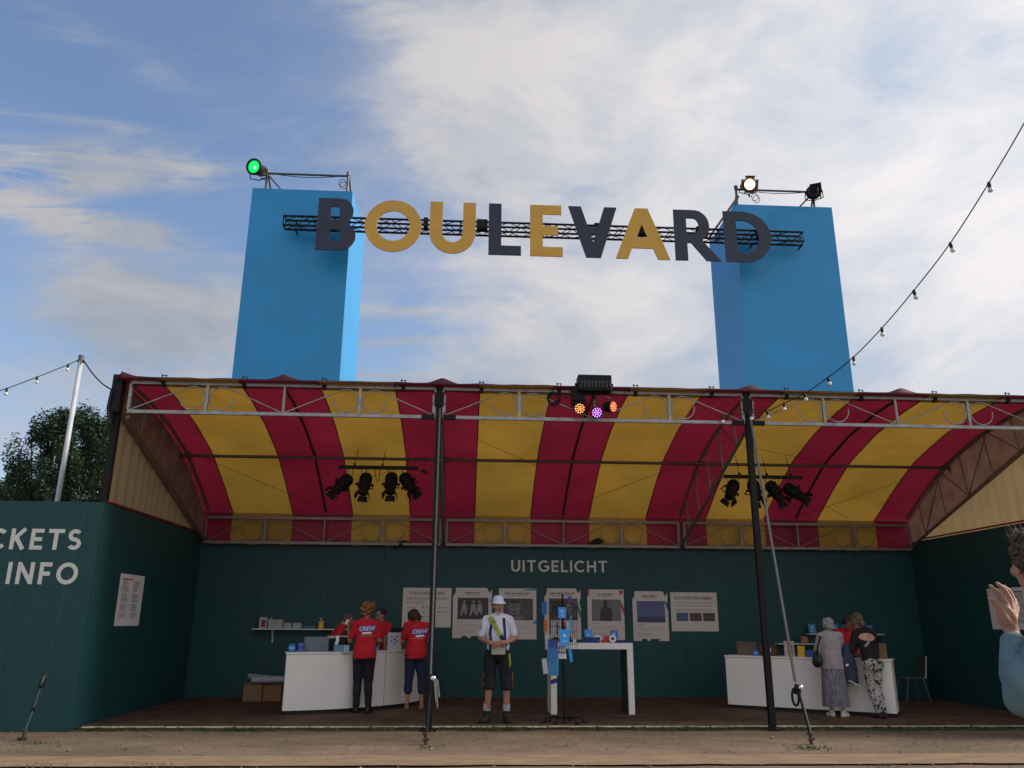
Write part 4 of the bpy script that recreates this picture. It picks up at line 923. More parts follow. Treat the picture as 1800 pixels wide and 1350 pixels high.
# ------------------------------------------------------------------ counters and table
def counter(label, path, depth, zt, t0=.10):
    t = thing('counter', label, 'counter', (path[0][0], path[0][1], FZ))
    P = [V((p[0], p[1], 0)) for p in path]; N = []
    for i in range(len(P)):
        d = (P[min(i+1, len(P)-1)]-P[max(i-1, 0)]).normalized(); N.append(V((-d.y, d.x, 0)))
    def sheet(name, z0, z1, o0, o1, m, ext=0., bv=0.):
        mb = MB(); k = len(P); pts = []
        for z in (z0, z1):
            for o in (o0, o1):
                for i in range(k):
                    e = (P[0]-P[1]).normalized()*ext if i == 0 else ((P[-1]-P[-2]).normalized()*ext if i == k-1 else V((0, 0, 0)))
                    pts.append(P[i]+N[i]*o+e+V((0, 0, z)))
        A, B, C_, D = 0, k, 2*k, 3*k; fs = []
        for i in range(k-1): fs += [(A+i, A+i+1, C_+i+1, C_+i), (B+i, B+i+1, D+i+1, D+i), (C_+i, C_+i+1, D+i+1, D+i), (A+i, A+i+1, B+i+1, B+i)]
        fs += [(A, B, D, C_), (A+k-1, B+k-1, D+k-1, C_+k-1)]; mb.add(pts, fs); return mb.build(name, m, t, bevel=bv)
    sheet('front_panel', t0, zt-.034, 0, .03, white, 0, .003); sheet('worktop', zt-.03, zt, -.012, depth, white, .012, .004)
    sheet('plinth', FZ, t0-.003, .07, .10, mat('shadowed_plinth', (.02, .018, .016)), -.05)  # plinth coloured near black for the shadow under the counter
    for i, s_ in ((0, 1), (len(P)-1, -1)):
        d = (P[1]-P[0]).normalized() if i == 0 else (P[-2]-P[-1]).normalized(); a = P[i]+N[i]*.034+d*.002; b = P[i]+N[i]*depth+d*.002
        mb = MB(); mb.prism([a+V((0, 0, t0)), b+V((0, 0, t0)), b+V((0, 0, zt-.034)), a+V((0, 0, zt-.034))], d*.03); mb.build('end_panel', mat('greenish_side_panel', (.40, .44, .38), .4, .05) if i == 0 else white, t)
    return t, sheet
def bez(pts, n):
    out = []
    for i in range(n+1):
        f = i/n; q = [V(p) for p in pts]
        while len(q) > 1: q = [q[j].lerp(q[j+1], f) for j in range(len(q)-1)]
        out.append(q[0])
    return out
CL_T = .985
pl = bez([(-2.88, 13.83), (-2.2, 13.98), (-1.55, 14.35), (-.95, 15.05), (-.80, 15.6)], 28)
cL_, sh = counter('curved white counter at the left of the tent', pl, .5, CL_T)
mb = MB(); j = 17; mb.tube([(pl[j][0], pl[j][1]-.002, .1), (pl[j][0], pl[j][1]-.002, CL_T-.03)], .004, 4); mb.build('panel_joint', mat('joint_line', (.10, .09, .08)), cL_)
CR_T = .925
pr = bez([(4.68, 14.95), (5.2, 14.54), (6.1, 13.93), (6.94, 13.41)], 16)
cR_, sh2 = counter('long straight white counter at the right of the tent', pr, .5, CR_T)
t = thing('bar_table', 'tall white table with thick top beside the leaflet rack', 'table', (2.1, 14.2, FZ))
ty0, ty1 = 13.9, 14.5; x0, x1, zt_ = 1.42, 2.80, 1.15
mb = MB(); mb.bbox((x0, ty0, zt_-.1), (x1, ty1, zt_)); mb.build('table_top', white, t, bevel=.003)
mb = MB(); mb.bbox((x1-.1, ty0, FZ), (x1, ty1, zt_-.102)); mb.build('leg', white, t, bevel=.003)
mb = MB(); mb.bbox((x0, ty0, FZ), (x0+.1, ty1, zt_-.102)); mb.build('leg', white, t, bevel=.003)
mb = MB(); mb.bbox((x1-.104, ty0+.04, FZ), (x1-.1, ty1, zt_-.104)); mb.build('dark_inner_sheet', mat('dark_inner_face', (.03, .045, .04)), t)  # thin dark sheet over the inner face of the right leg
mb = MB(); mb.prism([(x0-.002, ty0-.004, .50), (x0+.102, ty0-.004, .53), (x0+.102, ty0-.004, .60), (x0-.002, ty0-.004, .57)], (0, .004, 0)); mb.build('tape_band', dblue, t)

# ------------------------------------------------------------------ small things
def solo(name, label, cat, f, m, group=None, bevel=0., smooth=False):
    mb = MB(); f(mb); o = mb.build(name, m, None, bevel=bevel, smooth=smooth); return tag(o, label, cat, group)
def RZ(a): return Matrix.Rotation(a, 3, 'Z')
def on(u, v, y, z): p = atY(u, v, y); return V((p.x, y, z))
def pix_on(u, z, y): """point at height z, depth y, photo column u"""; p = atY(u, 1150, y); return V((p.x, y, z))
def booklet(label, c, w, h, m, tilt=.0, yaw=0., group=None, th=.012, deco=True, name='booklet'):
    R = RZ(yaw) @ Matrix.Rotation(tilt, 3, 'X'); t = thing(name, label, name, V(c)-V((0, 0, 0)), group)
    mb = MB(); mb.box(V(c)+R @ V((0, 0, h/2)), (w, th, h), R); mb.build('cover', m, t)
    if deco:
        mb = MB(); mb.ell(V(c)+R @ V((0, -th/2, h*.6)), (w*.16, .002, w*.16), R, 12, 6); mb.box(V(c)+R @ V((0, -th/2-.001, h*.25)), (w*.5, .002, h*.05), R); mb.build('printed_mark', mat('pale_blue_ink', (.35, .60, .85)), t)
    return t
# leaflet rack
rx_, ry_ = 1.50, 12.80
rack = thing('leaflet_rack', 'black wire leaflet rack on a pole, right of the man in the bucket hat', 'leaflet rack', (rx_, ry_, FZ))
mb = MB(); mb.tube([(rx_, ry_, FZ), (rx_, ry_, 1.9)], .016, 10); mb.build('pole', blackm, rack)
mb = MB()
for a in (0, 1.2, 2.3, 3.14, 4.2, 5.3): 
    d = V((math.cos(a), math.sin(a)*.7, 0)); mb.tube([V((rx_, ry_, .11)), V((rx_, ry_, .12))+d*.12, V((rx_, ry_, .11))+d*.26, V((rx_, ry_, FZ))+d*.30], .013, 6)
    mb.tube([V((rx_, ry_, FZ+.005))+d*.26, V((rx_, ry_, FZ+.005))+d*.36], .018, 6)
mb.build('foot', blackm, rack)
mb = MB()
for s_ in (0, 1):
    for i in range(8):
        x = rx_-.20+i*.034+s_*.18; mb.tube([(x, ry_-.05+s_*.06, 1.02), (x, ry_-.05+s_*.06, 1.80-s_*.08)], .0035, 4)
for z in (1.78, 1.62, 1.42, 1.24, 1.04): mb.tube([(rx_-.22, ry_-.055, z), (rx_+.04, ry_-.055, z)], .005, 4); mb.tube([(rx_-.02, ry_+.01, z-.08), (rx_+.23, ry_+.01, z-.08)], .005, 4)
for z in (1.7, 1.4, 1.1): mb.tube([(rx_, ry_, z), (rx_-.1, ry_-.05, z)], .006, 4); mb.tube([(rx_, ry_, z), (rx_+.1, ry_+.01, z)], .006, 4)
mb.build('wire_basket', blackm, rack)
GR = 'leaflets and booklets in the wire rack'
whp = mat('leaflet_white', (.55, .55, .56), .5, .15, 20)
def rk(u, v, w, h, m, tilt, yaw, lab, dy=-.09, deco=False, roll=0.):
    c = atY(u, v, ry_+dy); R = RZ(yaw) @ Matrix.Rotation(roll, 3, 'Y') @ Matrix.Rotation(tilt, 3, 'X'); t = thing('leaflet', lab, 'leaflet', c-V((0, 0, h/2)), GR)
    mb = MB(); mb.box(c, (w, .009, h), R); mb.build('cover', m, t)
    if deco: mb = MB(); mb.ell(c+R @ V((0, -.006, h*.12)), (w*.17, .002, w*.17), R, 12, 6); mb.box(c+R @ V((0, -.006, -h*.22)), (w*.5, .002, h*.06), R); mb.build('printed_mark', MATS['pale_blue_ink'] if 'pale_blue_ink' in MATS else mat('pale_blue_ink', (.35, .60, .85)), t)
rk(988, 1077, .115, .165, lblue, -.15, .0, 'bright blue booklet in the upper pocket at the front of the rack', -.1, True)
rk(992, 1121, .155, .24, lblue, -.12, .1, 'large bright blue booklet at mid height of the rack', -.1, True)
rk(957, 1069, .10, .20, mblue, -.1, -.8, 'blue leaflet leaning out of the top left of the rack', -.05, False, -.15)
rk(959, 1100, .07, .17, orangep, 0, -.9, 'orange leaflet on the left side of the rack', -.04)
rk(961, 1128, .06, .22, whp, 0, -.9, 'long white leaflet on the left side of the rack, under the orange one', -.03)
rk(972, 1131, .15, .10, dblue, -.2, .0, 'dark blue folder in the lowest wire pocket', -.09)
rk(972, 1147, .15, .22, mblue, 0, .05, 'teal blue leaflet hanging below the wire pockets', -.085)
rk(973, 1172, .155, .25, mat('teal_blue_print', (.03, .22, .40), .4, .3, 8), 0, -.05, 'lowest teal blue leaflet, over the white table leg', -.08)
rk(958, 1171, .075, .22, whp, 0, -.5, 'white slip with a black square, low on the left of the rack', -.06, False, -.13)
rk(1003, 1098, .055, .27, mat('cyan_print', (.10, .42, .62), .4, .2), 0, .9, 'narrow light blue leaflet on the right side of the rack', .0, False, .2)
rk(1002, 1054, .055, .10, mat('violet_print', (.05, .04, .30), .4, .1), 0, .3, 'small violet leaflet at the top right of the rack', .0)
rk(988, 1147, .13, .18, whp, -.1, .2, 'white and grey leaflet under the large blue booklet', -.03)
rk(1003, 1152, .055, .19, lblue, 0, .5, 'small bright blue leaflet hanging low on the right of the rack', -.01, False, -.15)
rk(1000, 1071, .12, .12, mat('dusty_print', (.16, .14, .11), .5, .6, 18), 0, .6, 'dull patterned leaflet behind the top right of the rack', .03, False, .5)
for i in range(6): 
    rk(967+i*6.2, 1103+U(-3, 3), .022, .2, whp if i % 2 else mat('charcoal_print', (.05, .05, .06), .5, .6, 30), 0, .2, '%s thin %s leaflet edge from the left in the middle pockets of the rack' % (['first', 'second', 'third', 'fourth', 'fifth', 'sixth'][i], 'white' if i % 2 else 'charcoal'), -.02)
# things on the tall table
tb = zt_
def cup(label, x, y, z, r, h, m, grp=None, band=None):
    t = thing('tin', label, 'tin', (x, y, z), grp); mb = MB(); mb.tube([(x, y, z), (x, y, z+h*.12), (x, y, z+h*.9), (x, y, z+h)], [r*.92, r, r, r*.9], 18); mb.build('body', m, t)
    mb = MB(); mb.tube([(x, y, z+h*.3), (x, y, z+h*.68)], r*1.02, 18); mb.build('printed_band', band or lblue, t)
booklet('light blue booklet standing on the tall white table', (atY(1035, 1130, 14.1).x, 14.1, tb), .13, .21, lblue, -.12, .1)
solo('booklet_stack', 'pile of dark blue booklets on the tall white table under the light blue one', 'booklets', lambda mb: [mb.box((atY(1040, 1130, 14.0).x+U(-.01, .01), 14.02, tb+.01+.018*i), (.26, .18, .015), RZ(U(-.1, .1))) for i in range(5)], dblue)
booklet('small blue booklet standing at the right of the tall white table', (atY(1080, 1130, 14.15).x, 14.15, tb+.05), .13, .15, mblue, -.1, 0)
solo('booklet_stack', 'pile of dark blue booklets at the right end of the tall white table', 'booklets', lambda mb: [mb.box((atY(1085, 1130, 14.05).x, 14.1, tb+.008+.016*i), (.20-.01*i, .15, .013), RZ(U(-.15, .15))) for i in range(3)], dblue)
def ring(mb, c, r, tr): mb.tube([V(c)+V((r*math.cos(a), 0, r*math.sin(a))) for a in [i*.5236 for i in range(12)]], tr, 6, True)
for u, lab in ((1051, 'left white and red tape roll on the tall white table'), (1077, 'right white tape roll on the tall white table')):
    t = thing('tape_roll', lab, 'tape roll', (atY(u, 1124, 13.96).x, 13.96, tb)); mb = MB(); ring(mb, (atY(u, 1124, 13.96).x, 13.96, tb+.065), .045, .02); mb.build('roll', paper2, t)
    mb = MB(); mb.tube([(atY(u, 1124, 13.96).x, 13.985, tb+.065), (atY(u, 1124, 13.96).x, 13.99, tb+.065)], .03, 12); mb.build('core', dblue, t)
solo('ribbon', 'red ribbon lying on the tall white table between the tape rolls', 'ribbon', lambda mb: [mb.prism([(atY(1058, 1115, 14).x, 14.0, tb+.01), (atY(1063, 1115, 14).x, 14.0, tb+.13), (atY(1069, 1115, 14).x, 14.0, tb+.10), (atY(1064, 1115, 14).x, 14.0, tb+.01)], (0, .02, 0)), mb.prism([(atY(1063, 1115, 14).x, 14.03, tb+.02), (atY(1070, 1115, 14).x, 14.03, tb+.12), (atY(1074, 1115, 14).x, 14.03, tb+.11), (atY(1069, 1115, 14).x, 14.03, tb+.01)], (0, .02, 0))], inkred)
solo('card', 'white card lying at the left of the tall white table', 'card', lambda mb: mb.box((atY(1010, 1130, 13.95).x, 13.97, tb+.03), (.06, .02, .06), RZ(.3)), paper2)
solo('leaflets', 'flat dark blue leaflets along the left of the tall white table', 'leaflets', lambda mb: [mb.box((atY(1020, 1130, 13.98).x, 13.98, tb+.008), (.16, .14, .012), RZ(.1)), mb.box((atY(1098, 1130, 13.98).x, 13.98, tb+.01), (.12, .12, .016), RZ(.1))], dblue)
# left counter load
z = CL_T
cup('light blue tin at the left end of the curved counter', atY(512, 1140, 14.0).x, 14.05, z, .055, .13, mblue, None, mat('pale_tin_blue', (.16, .38, .68), .3))
cup('blue and purple tin next to the open laptop on the curved counter', atY(528, 1140, 14.05).x, 14.1, z, .052, .14, mat('purple_tin', (.12, .14, .36), .3), None, mat('royal_print', (.02, .08, .42), .3))
def laptop(label, c, yaw, w=.36, m=laptopm):
    t = thing('laptop', label, 'laptop', c); R = RZ(yaw); mb = MB(); mb.box(V(c)+R @ V((0, .12, .010)), (w, .25, .018), R); mb.build('base', m, t, bevel=.003)
    R2 = R @ Matrix.Rotation(.28, 3, 'X'); mb = MB(); mb.box(V(c)+R @ V((0, -.01, .012))+R2 @ V((0, 0, .115)), (w, .010, .235), R2); mb.build('lid', m, t, bevel=.003)
laptop('open grey laptop seen from behind on the curved counter', (atY(556, 1140, 14.25).x, 14.25, z), .1, .40)
solo('leaflet', 'flat grey blue leaflet lying in front of the laptop on the curved counter', 'leaflet', lambda mb: mb.box((atY(568, 1148, 14.12).x, 14.14, z+.006), (.30, .12, .008), RZ(.1)), mat('greyblue_print', (.18, .26, .32)))
t = thing('till_printer', 'black receipt printer on the curved counter', 'receipt printer', (atY(590, 1130, 14.3).x, 14.35, z)); X = t.location.x
mb = MB(); mb.bbox((X-.17, 14.28, z), (X+.17, 14.5, z+.22)); mb.build('body', blackm, t, bevel=.02)
mb = MB(); mb.prism([(X-.14, 14.27, z+.20), (X+.1, 14.27, z+.24), (X+.20, 14.27, z+.225), (X+.2, 14.27, z+.255), (X-.14, 14.27, z+.25)], (0, .2, 0)); mb.build('lid', mat('pale_grey_plastic', (.35, .38, .38)), t)
mb = MB(); mb.tube([(X+.03, 14.255, z+.25), (X+.04, 14.24, z+.18), (X+.02, 14.235, z+.11)], .03, 6); mb.build('paper_curl', paper2, t)
t = thing('leaflet_box', 'pale blue box of leaflets beside the ginger-haired crew member', 'box', (atY(599, 1140, 14.12).x, 14.2, z)); X = t.location.x
mb = MB(); mb.box((X, 14.2, z+.055), (.25, .13, .11), RZ(.2)); mb.build('carton', mat('dusty_blue_box', (.12, .22, .32), .5), t); mb = MB(); mb.box((X+.09, 14.13, z+.04), (.09, .02, .12), RZ(.2)); mb.build('card', mat('pale_blue_card', (.25, .38, .46)), t)
X = atY(684, 1130, 15.05).x; solo('cardboard_box', 'brown cardboard box on the curved counter between the two crew members', 'box', lambda mb: [mb.box((X, 15.15, z+.12), (.19, .25, .24)), mb.box((X, 15.1, z+.245), (.2, .14, .012))], cardb, None, .003)
t = thing('framed_sheet', 'white sheet with dark dots standing on the curved counter', 'sheet', (atY(694, 1130, 14.95).x, 14.98, z)); X = t.location.x
R = Matrix.Rotation(-.1, 3, 'X'); mb = MB(); mb.box((X, 14.98, z+.15), (.26, .012, .30), R); mb.build('sheet', mat('lilac_white_paper', (.50, .50, .58)), t)
mb = MB(); 
for a, b in ((-.06, .10), (.035, .10), (-.02, .065), (-.06, .025), (.04, .03), (-.01, -.01), (.0, .045)): mb.ell(V((X, 14.98, z+.13))+R @ V((a, -.009, b)), (.015, .003, .015), R, 10, 6)
mb.build('dots', mat('dark_dot', (.02, .03, .09)), t)
X = atY(697, 1110, 15.4).x; solo('monitor', 'black screen standing behind the dotted sheet', 'screen', lambda mb: [mb.box((X, 15.35, z+.25), (.32, .03, .26)), mb.box((X, 15.37, z+.06), (.05, .03, .12)), mb.box((X, 15.37, z+.008), (.2, .14, .014))], blackm, None, .003)
X = atY(661, 1145, 14.9).x; solo('tub', 'small blue tub on the curved counter beside the ginger-haired crew member', 'tub', lambda mb: mb.tube([(X, 14.95, z), (X, 14.95, z+.09)], [.04, .045], 12), lblue)
# shelf on the left
def shelf(label, ua, va, ub, vb, y=16.88, dep=.24, brackets=(.15,)):
    a, b = atY(ua, va, y-dep), atY(ub, vb, y-dep); z = (a.z+b.z)/2; t = thing('wall_shelf', label, 'shelf', ((a.x+b.x)/2, y, z)); mb = MB(); mb.bbox((a.x, y-dep, z-.025), (b.x, y, z)); mb.build('board', mat('shelf_white', (.50, .55, .50), .4), t, bevel=.002)
    for f in brackets: x = a.x+(b.x-a.x)*f; mb = MB(); mb.bbox((x-.012, y-.02, z-.27), (x+.012, y, z-.027)); mb.tube([(x, y-dep*.8, z-.03), (x, y-.01, z-.2)], .008, 5); mb.build('bracket', whitepaint, t)
    return a.x, b.x, z
x0, x1, z = shelf('long white shelf on the back wall left of the curved counter', 442, 1104, 610, 1106, brackets=(.2, .85))
pale = mat('pale_green_carton', (.33, .37, .33), .6, .1)
t = thing('picture_card', 'upright card with a red and dark figure at the left end of the shelf', 'card', (atY(461, 1100, 16.7).x, 16.75, z)); X = t.location.x
mb = MB(); mb.box((X, 16.75, z+.105), (.15, .012, .21), Matrix.Rotation(-.08, 3, 'X')); mb.build('card', mat('cream_card', (.48, .38, .34)), t); mb = MB(); mb.ell((X+.01, 16.738, z+.13), (.045, .004, .035)); mb.prism([(X-.03, 16.735, z+.03), (X+.05, 16.735, z+.03), (X+.03, 16.735, z+.12), (X-.02, 16.735, z+.12)], (0, .003, 0)); mb.build('printed_figure', mat('maroon_ink', (.16, .02, .02)), t)
for (u, w_, h_, lb) in ((475, .09, .17, 'narrow pale carton with a pointed top on the shelf'), (488, .20, .16, 'pale carton with a dark spot on the shelf'), (506, .15, .10, 'third pale carton from the left on the shelf'), (522, .16, .10, 'pale carton with a slanted side on the shelf'), (537, .12, .045, 'low flat green carton on the shelf'), (549, .13, .05, 'low flat green carton beside the yellow bottle')):
    X = atY(u, 1100, 16.7).x
    def f(mb, X=X, w_=w_, h_=h_, u=u):
        mb.box((X, 16.76, z+h_/2), (w_, .16, h_)); 
        if u == 475: mb.tube([(X, 16.76, z+h_), (X, 16.76, z+h_+.04)], [.03, .012], 8)
        else: mb.box((X, 16.76, z+h_+.006), (w_*.9, .14, .01), RZ(.08))
    solo('carton', lb, 'carton', f, pale if u < 530 else mat('green_carton', (.05, .14, .12)), 'cartons on the left shelf', .003)
X = atY(564, 1092, 16.7).x; t = thing('pump_bottle', 'yellow pump bottle on the shelf behind the crouching crew member', 'bottle', (X, 16.75, z))
mb = MB(); mb.tube([(X, 16.75, z), (X, 16.75, z+.01), (X, 16.75, z+.13), (X, 16.75, z+.15)], [.055, .06, .06, .03], 14); mb.build('body', yelp, t); mb = MB(); mb.tube([(X, 16.75, z+.15), (X, 16.75, z+.20)], .01, 6); mb.tube([(X, 16.75, z+.20), (X-.04, 16.72, z+.195)], .008, 6); mb.build('pump', whitepaint, t)
# boxes and rolls on the floor
def floor_box(u, lab, w, d, h, y): X = atY(u, 1215, y).x; solo('cardboard_box', lab, 'box', lambda mb: [mb.box((X, y, FZ+h/2), (w, d, h)), mb.box((X, y-.0, FZ+h+.008), (w*1.03, d*.5, .012))], cardb, 'cardboard boxes on the floor', .004); return X
bx = floor_box(448, 'open cardboard box on the floor left of the curved counter', .34, .35, .30, 16.2)
bx2 = floor_box(480, 'plain cardboard box on the floor touching the curved counter', .36, .3, .28, 16.25)
solo('paper_roll', 'lower pale lilac paper roll across the cardboard boxes', 'paper roll', lambda mb: mb.tube([(bx-.02, 15.98, FZ+.375), (bx2+.3, 16.05, FZ+.39)], .055, 12), mat('lilac_roll', (.36, .36, .46)), 'paper rolls on the boxes', smooth=False)
solo('paper_roll', 'upper grey paper roll slanting across the cardboard boxes', 'paper roll', lambda mb: mb.tube([(bx-.16, 16.25, FZ+.43), (bx2+.3, 16.3, FZ+.36)], .05, 12), mat('grey_roll', (.22, .24, .30)), 'paper rolls on the boxes', smooth=False)
# right counter load
z = CR_T
def rc(f, off=.2): 
    k = f*(len(pr)-1); i = min(int(k), len(pr)-2); p = V(pr[i]).lerp(V(pr[i+1]), k-i); d = (V(pr[i+1])-V(pr[i])).normalized(); return V((p.x-d.y*off, p.y+d.x*off, z))
ca = -.58
p = rc(.15, .3); laptop('open brownish laptop seen from behind at the left end of the right counter', p, ca, .36, mat('bronze_lid', (.17, .14, .11), .35, .05, metal=.3))
p = rc(.235, .1); cup('blue and white tin beside the laptop on the right counter', p.x, p.y, z, .05, .10, mblue, None, mat('pale_tin_blue', 0))
p = rc(.29, .25); t = thing('card_holder', 'dark red holder with a white card on the right counter behind the post', 'holder', p); R = RZ(ca); mb = MB(); mb.box(p+R @ V((.05, 0, .09)), (.30, .1, .18), R); mb.build('holder', mat('dark_red_wood', (.10, .03, .02)), t); mb = MB(); mb.box(p+R @ V((.08, -.052, .10)), (.05, .004, .07), R); mb.build('card', paper2, t)
p = rc(.455, .12); t = thing('picture_card', 'upright framed picture card on the right counter behind the strap', 'card', p); R = RZ(ca) @ Matrix.Rotation(-.08, 3, 'X'); mb = MB(); mb.box(p+R @ V((0, 0, .13)), (.17, .015, .26), R); mb.build('card', MATS['cream_card'], t); mb = MB(); mb.ell(p+R @ V((.02, -.01, .17)), (.04, .004, .035), R); mb.box(p+R @ V((.02, -.009, .08)), (.07, .003, .10), R); mb.build('printed_figure', MATS['maroon_ink'], t)
p = rc(.525, .15); solo('carton', 'yellow carton on the right counter', 'carton', lambda mb: mb.box(p+V((0, 0, .09)), (.12, .08, .18), RZ(ca)), yelp, None, .003)
p = rc(.60, .12); solo('carton', 'bright blue flat carton on the right counter beside the grey-haired woman', 'carton', lambda mb: mb.box(p+V((0, 0, .055)), (.25, .1, .11), RZ(ca)), mat('royal_blue_box', (.03, .12, .42)), None, .003)
p = rc(.955, .2); solo('cardboard_box', 'small brown cardboard box at the right end of the right counter', 'box', lambda mb: [mb.box(p+V((0, 0, .12)), (.14, .16, .24), RZ(ca)), mb.box(p+V((-.01, 0, .246)), (.1, .16, .01), RZ(ca))], cardb, None, .004)
# shelves behind the right counter
x0, x1, z1_ = shelf('lower white shelf behind the right counter', 1368, 1130, 1462, 1132, brackets=(.5,))
X = atY(1414, 1120, 16.7).x; solo('pot', 'small red and white pot on the lower right shelf', 'pot', lambda mb: mb.tube([(X, 16.72, z1_), (X, 16.72, z1_+.02), (X, 16.72, z1_+.10), (X, 16.72, z1_+.13)], [.06, .08, .075, .05], 14), mat('salmon_pot', (.42, .15, .12)))
solo('booklet_stack', 'flat dark green booklets on the lower right shelf', 'booklets', lambda mb: [mb.box((atY(u, 1128, 16.7).x, 16.75, z1_+.012), (w_, .15, .022)) for u, w_ in ((1380, .12), (1397, .2), (1440, .14))], mat('green_carton', 0))
x0, x1, z2_ = shelf('upper white shelf of blue books behind the right counter', 1425, 1113, 1556, 1115, brackets=(.2, .9))
for (u, w_, h_, yw, lb) in ((1429, .15, .19, 0, 'leftmost blue book on the upper right shelf, with a pale cover'), (1471, .13, .19, .1, 'blue book on the upper right shelf behind the grey-haired woman'), (1484, .06, .18, .5, 'narrow dark blue book on the upper right shelf'), (1530, .14, .17, 0, 'blue book on the upper right shelf right of the curly-haired woman')):
    booklet(lb, (atY(u, 1110, 16.72).x, 16.74, z2_), w_, h_, mat('book_blue', (.04, .20, .42), .4, .2), -.14, yw, 'blue books on the upper right shelf', .015, True, 'book')
# the white folding chair: shade put into dark seat and back colours, one edge pale
cx, cy = 0, 16.2
t = thing('folding_chair', 'thin white chair in the dark at the right of the tent', 'chair', (atY(1602, 1200, cy).x, cy, FZ)); X = t.location.x
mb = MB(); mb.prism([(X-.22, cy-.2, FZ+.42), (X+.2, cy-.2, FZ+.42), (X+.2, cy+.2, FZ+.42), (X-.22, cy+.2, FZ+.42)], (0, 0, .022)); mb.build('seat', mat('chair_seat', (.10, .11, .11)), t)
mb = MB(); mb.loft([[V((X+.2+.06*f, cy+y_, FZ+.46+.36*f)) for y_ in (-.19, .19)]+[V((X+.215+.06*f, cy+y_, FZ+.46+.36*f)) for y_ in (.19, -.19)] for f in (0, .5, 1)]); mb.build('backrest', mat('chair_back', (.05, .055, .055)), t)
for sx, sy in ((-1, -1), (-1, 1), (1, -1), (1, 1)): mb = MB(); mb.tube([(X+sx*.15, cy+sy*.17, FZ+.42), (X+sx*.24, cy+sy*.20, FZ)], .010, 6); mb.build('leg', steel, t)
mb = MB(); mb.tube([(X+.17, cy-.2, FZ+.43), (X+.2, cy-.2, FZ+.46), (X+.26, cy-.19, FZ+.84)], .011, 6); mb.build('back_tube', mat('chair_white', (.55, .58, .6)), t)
#@@PEOPLE
# ------------------------------------------------------------------ people
skin_a = mat('skin_ruddy', (.40, .19, .13), .55, .08, 6, spec=.3); skin_b = mat('skin_tanned', (.34, .17, .10), .55, .08, 6, spec=.3); skin_c = mat('skin_pink', (.43, .23, .16), .55, .12, 6, spec=.3)
eyem = mat('eye_dark', (.04, .02, .015), .5); lipm = mat('lip', (.26, .07, .06), .5)  # dark colour of the eyes and brows
redshirt = mat('red_crew_tee', (.50, .018, .03), .8, .12, 5, .3, 30, spec=.2)
def B(Hh, **ov):
    k = Hh/1.75
    J = dict(head=(0, .02, 1.635), neck=(0, -.01, 1.50), chest=(0, 0, 1.28), waist=(0, 0, 1.08), pelvis=(0, 0, .95), shL=(-.175, -.01, 1.435), shR=(.175, -.01, 1.435),
             elL=(-.24, -.02, 1.15), elR=(.24, -.02, 1.15), wrL=(-.23, .08, .91), wrR=(.23, .08, .91), hipL=(-.09, 0, .92), hipR=(.09, 0, .92), knL=(-.10, .02, .49), knR=(.10, .02, .49),
             anL=(-.105, -.02, .085), anR=(.105, -.02, .085), toL=(-.125, .13, .03), toR=(.125, .13, .03))
    J = {a: V(b)*k for a, b in J.items()}
    for a, b in ov.items():
        if a in J: J[a] = V(b)*k
    J['k'] = k; return J
def bend(J, ang, names=('head', 'neck', 'chest', 'waist', 'shL', 'shR', 'elL', 'elR', 'wrL', 'wrR')):
    R = Matrix.Rotation(-math.radians(ang), 3, 'X'); p = J['pelvis']
    for n in names:
        f = .5 if n == 'waist' else 1; Rn = Matrix.Rotation(-math.radians(ang*f), 3, 'X'); J[n] = p+Rn @ (J[n]-p)
    return J
def tor(J):
    up = (J['neck']-J['pelvis']).normalized(); x = (J['shR']-J['shL']).normalized(); y = up.cross(x).normalized(); x = y.cross(up); return Matrix((x, y, up)).transposed()
def torso(mb, J, i=0., belly=0., low=True, w=1.):
    k = J['k']; R = tor(J)
    if low: mb.ell(J['pelvis'], ((.165*w+i)*k, (.115+i)*k, (.13+i)*k), R)
    mb.ell(J['waist']+R @ V((0, belly*.5, 0)), ((.145*w+i+belly*.4)*k, (.10+i+belly)*k, (.17+i)*k), R)
    mb.ell(J['chest'], ((.16*w+i)*k, (.112+i)*k, (.19+i)*k), R)
    c = (J['chest']+J['waist'])/2; mb.ell(c+R @ V((0, belly*.6, 0)), ((.152*w+i+belly*.3)*k, (.108+i+belly*.8)*k, (.18+i)*k), R)
    mb.cap(J['shL'].lerp(J['shR'], .1), J['shL'].lerp(J['shR'], .9), (.058+i)*k, (.058+i)*k)
    mb.ell(J['chest'].lerp(J['neck'], .55), ((.125*w+i)*k, (.085+i)*k, (.09+i)*k), R)
    for a in ('shL', 'shR'): mb.cap(J['neck']-V((0, 0, .015*k)), J[a], (.05+i)*k, (.052+i)*k)
def hem(mb, J, z0, z1, rx, ry, y=0.):
    k = J['k']; mb.loft([[V((J['pelvis'].x+rx*k*math.cos(a*.2618)*f, J['pelvis'].y+y+ry*k*math.sin(a*.2618)*f, z*k)) for a in range(24)] for z, f in ((z0, 1), ((z0+z1)/2, .98), (z1, .88))])
def arm(mb, J, s, i=0., frac=2., fat=1.):
    k = J['k']; a, e, w = J['sh'+s], J['el'+s], J['wr'+s]
    if frac <= 1: mb.cap(a, a.lerp(e, frac), (.050*fat+i)*k, (.043*fat+i)*k); return
    mb.cap(a, e, (.050*fat+i)*k, (.040*fat+i)*k); f = frac-1; mb.cap(e, e.lerp(w, f), (.041*fat+i)*k, (.041*fat+(.027-.041)*f+i)*k)
    if f > .3: mb.ell(e.lerp(w, .28), (.043*fat+i)*k)
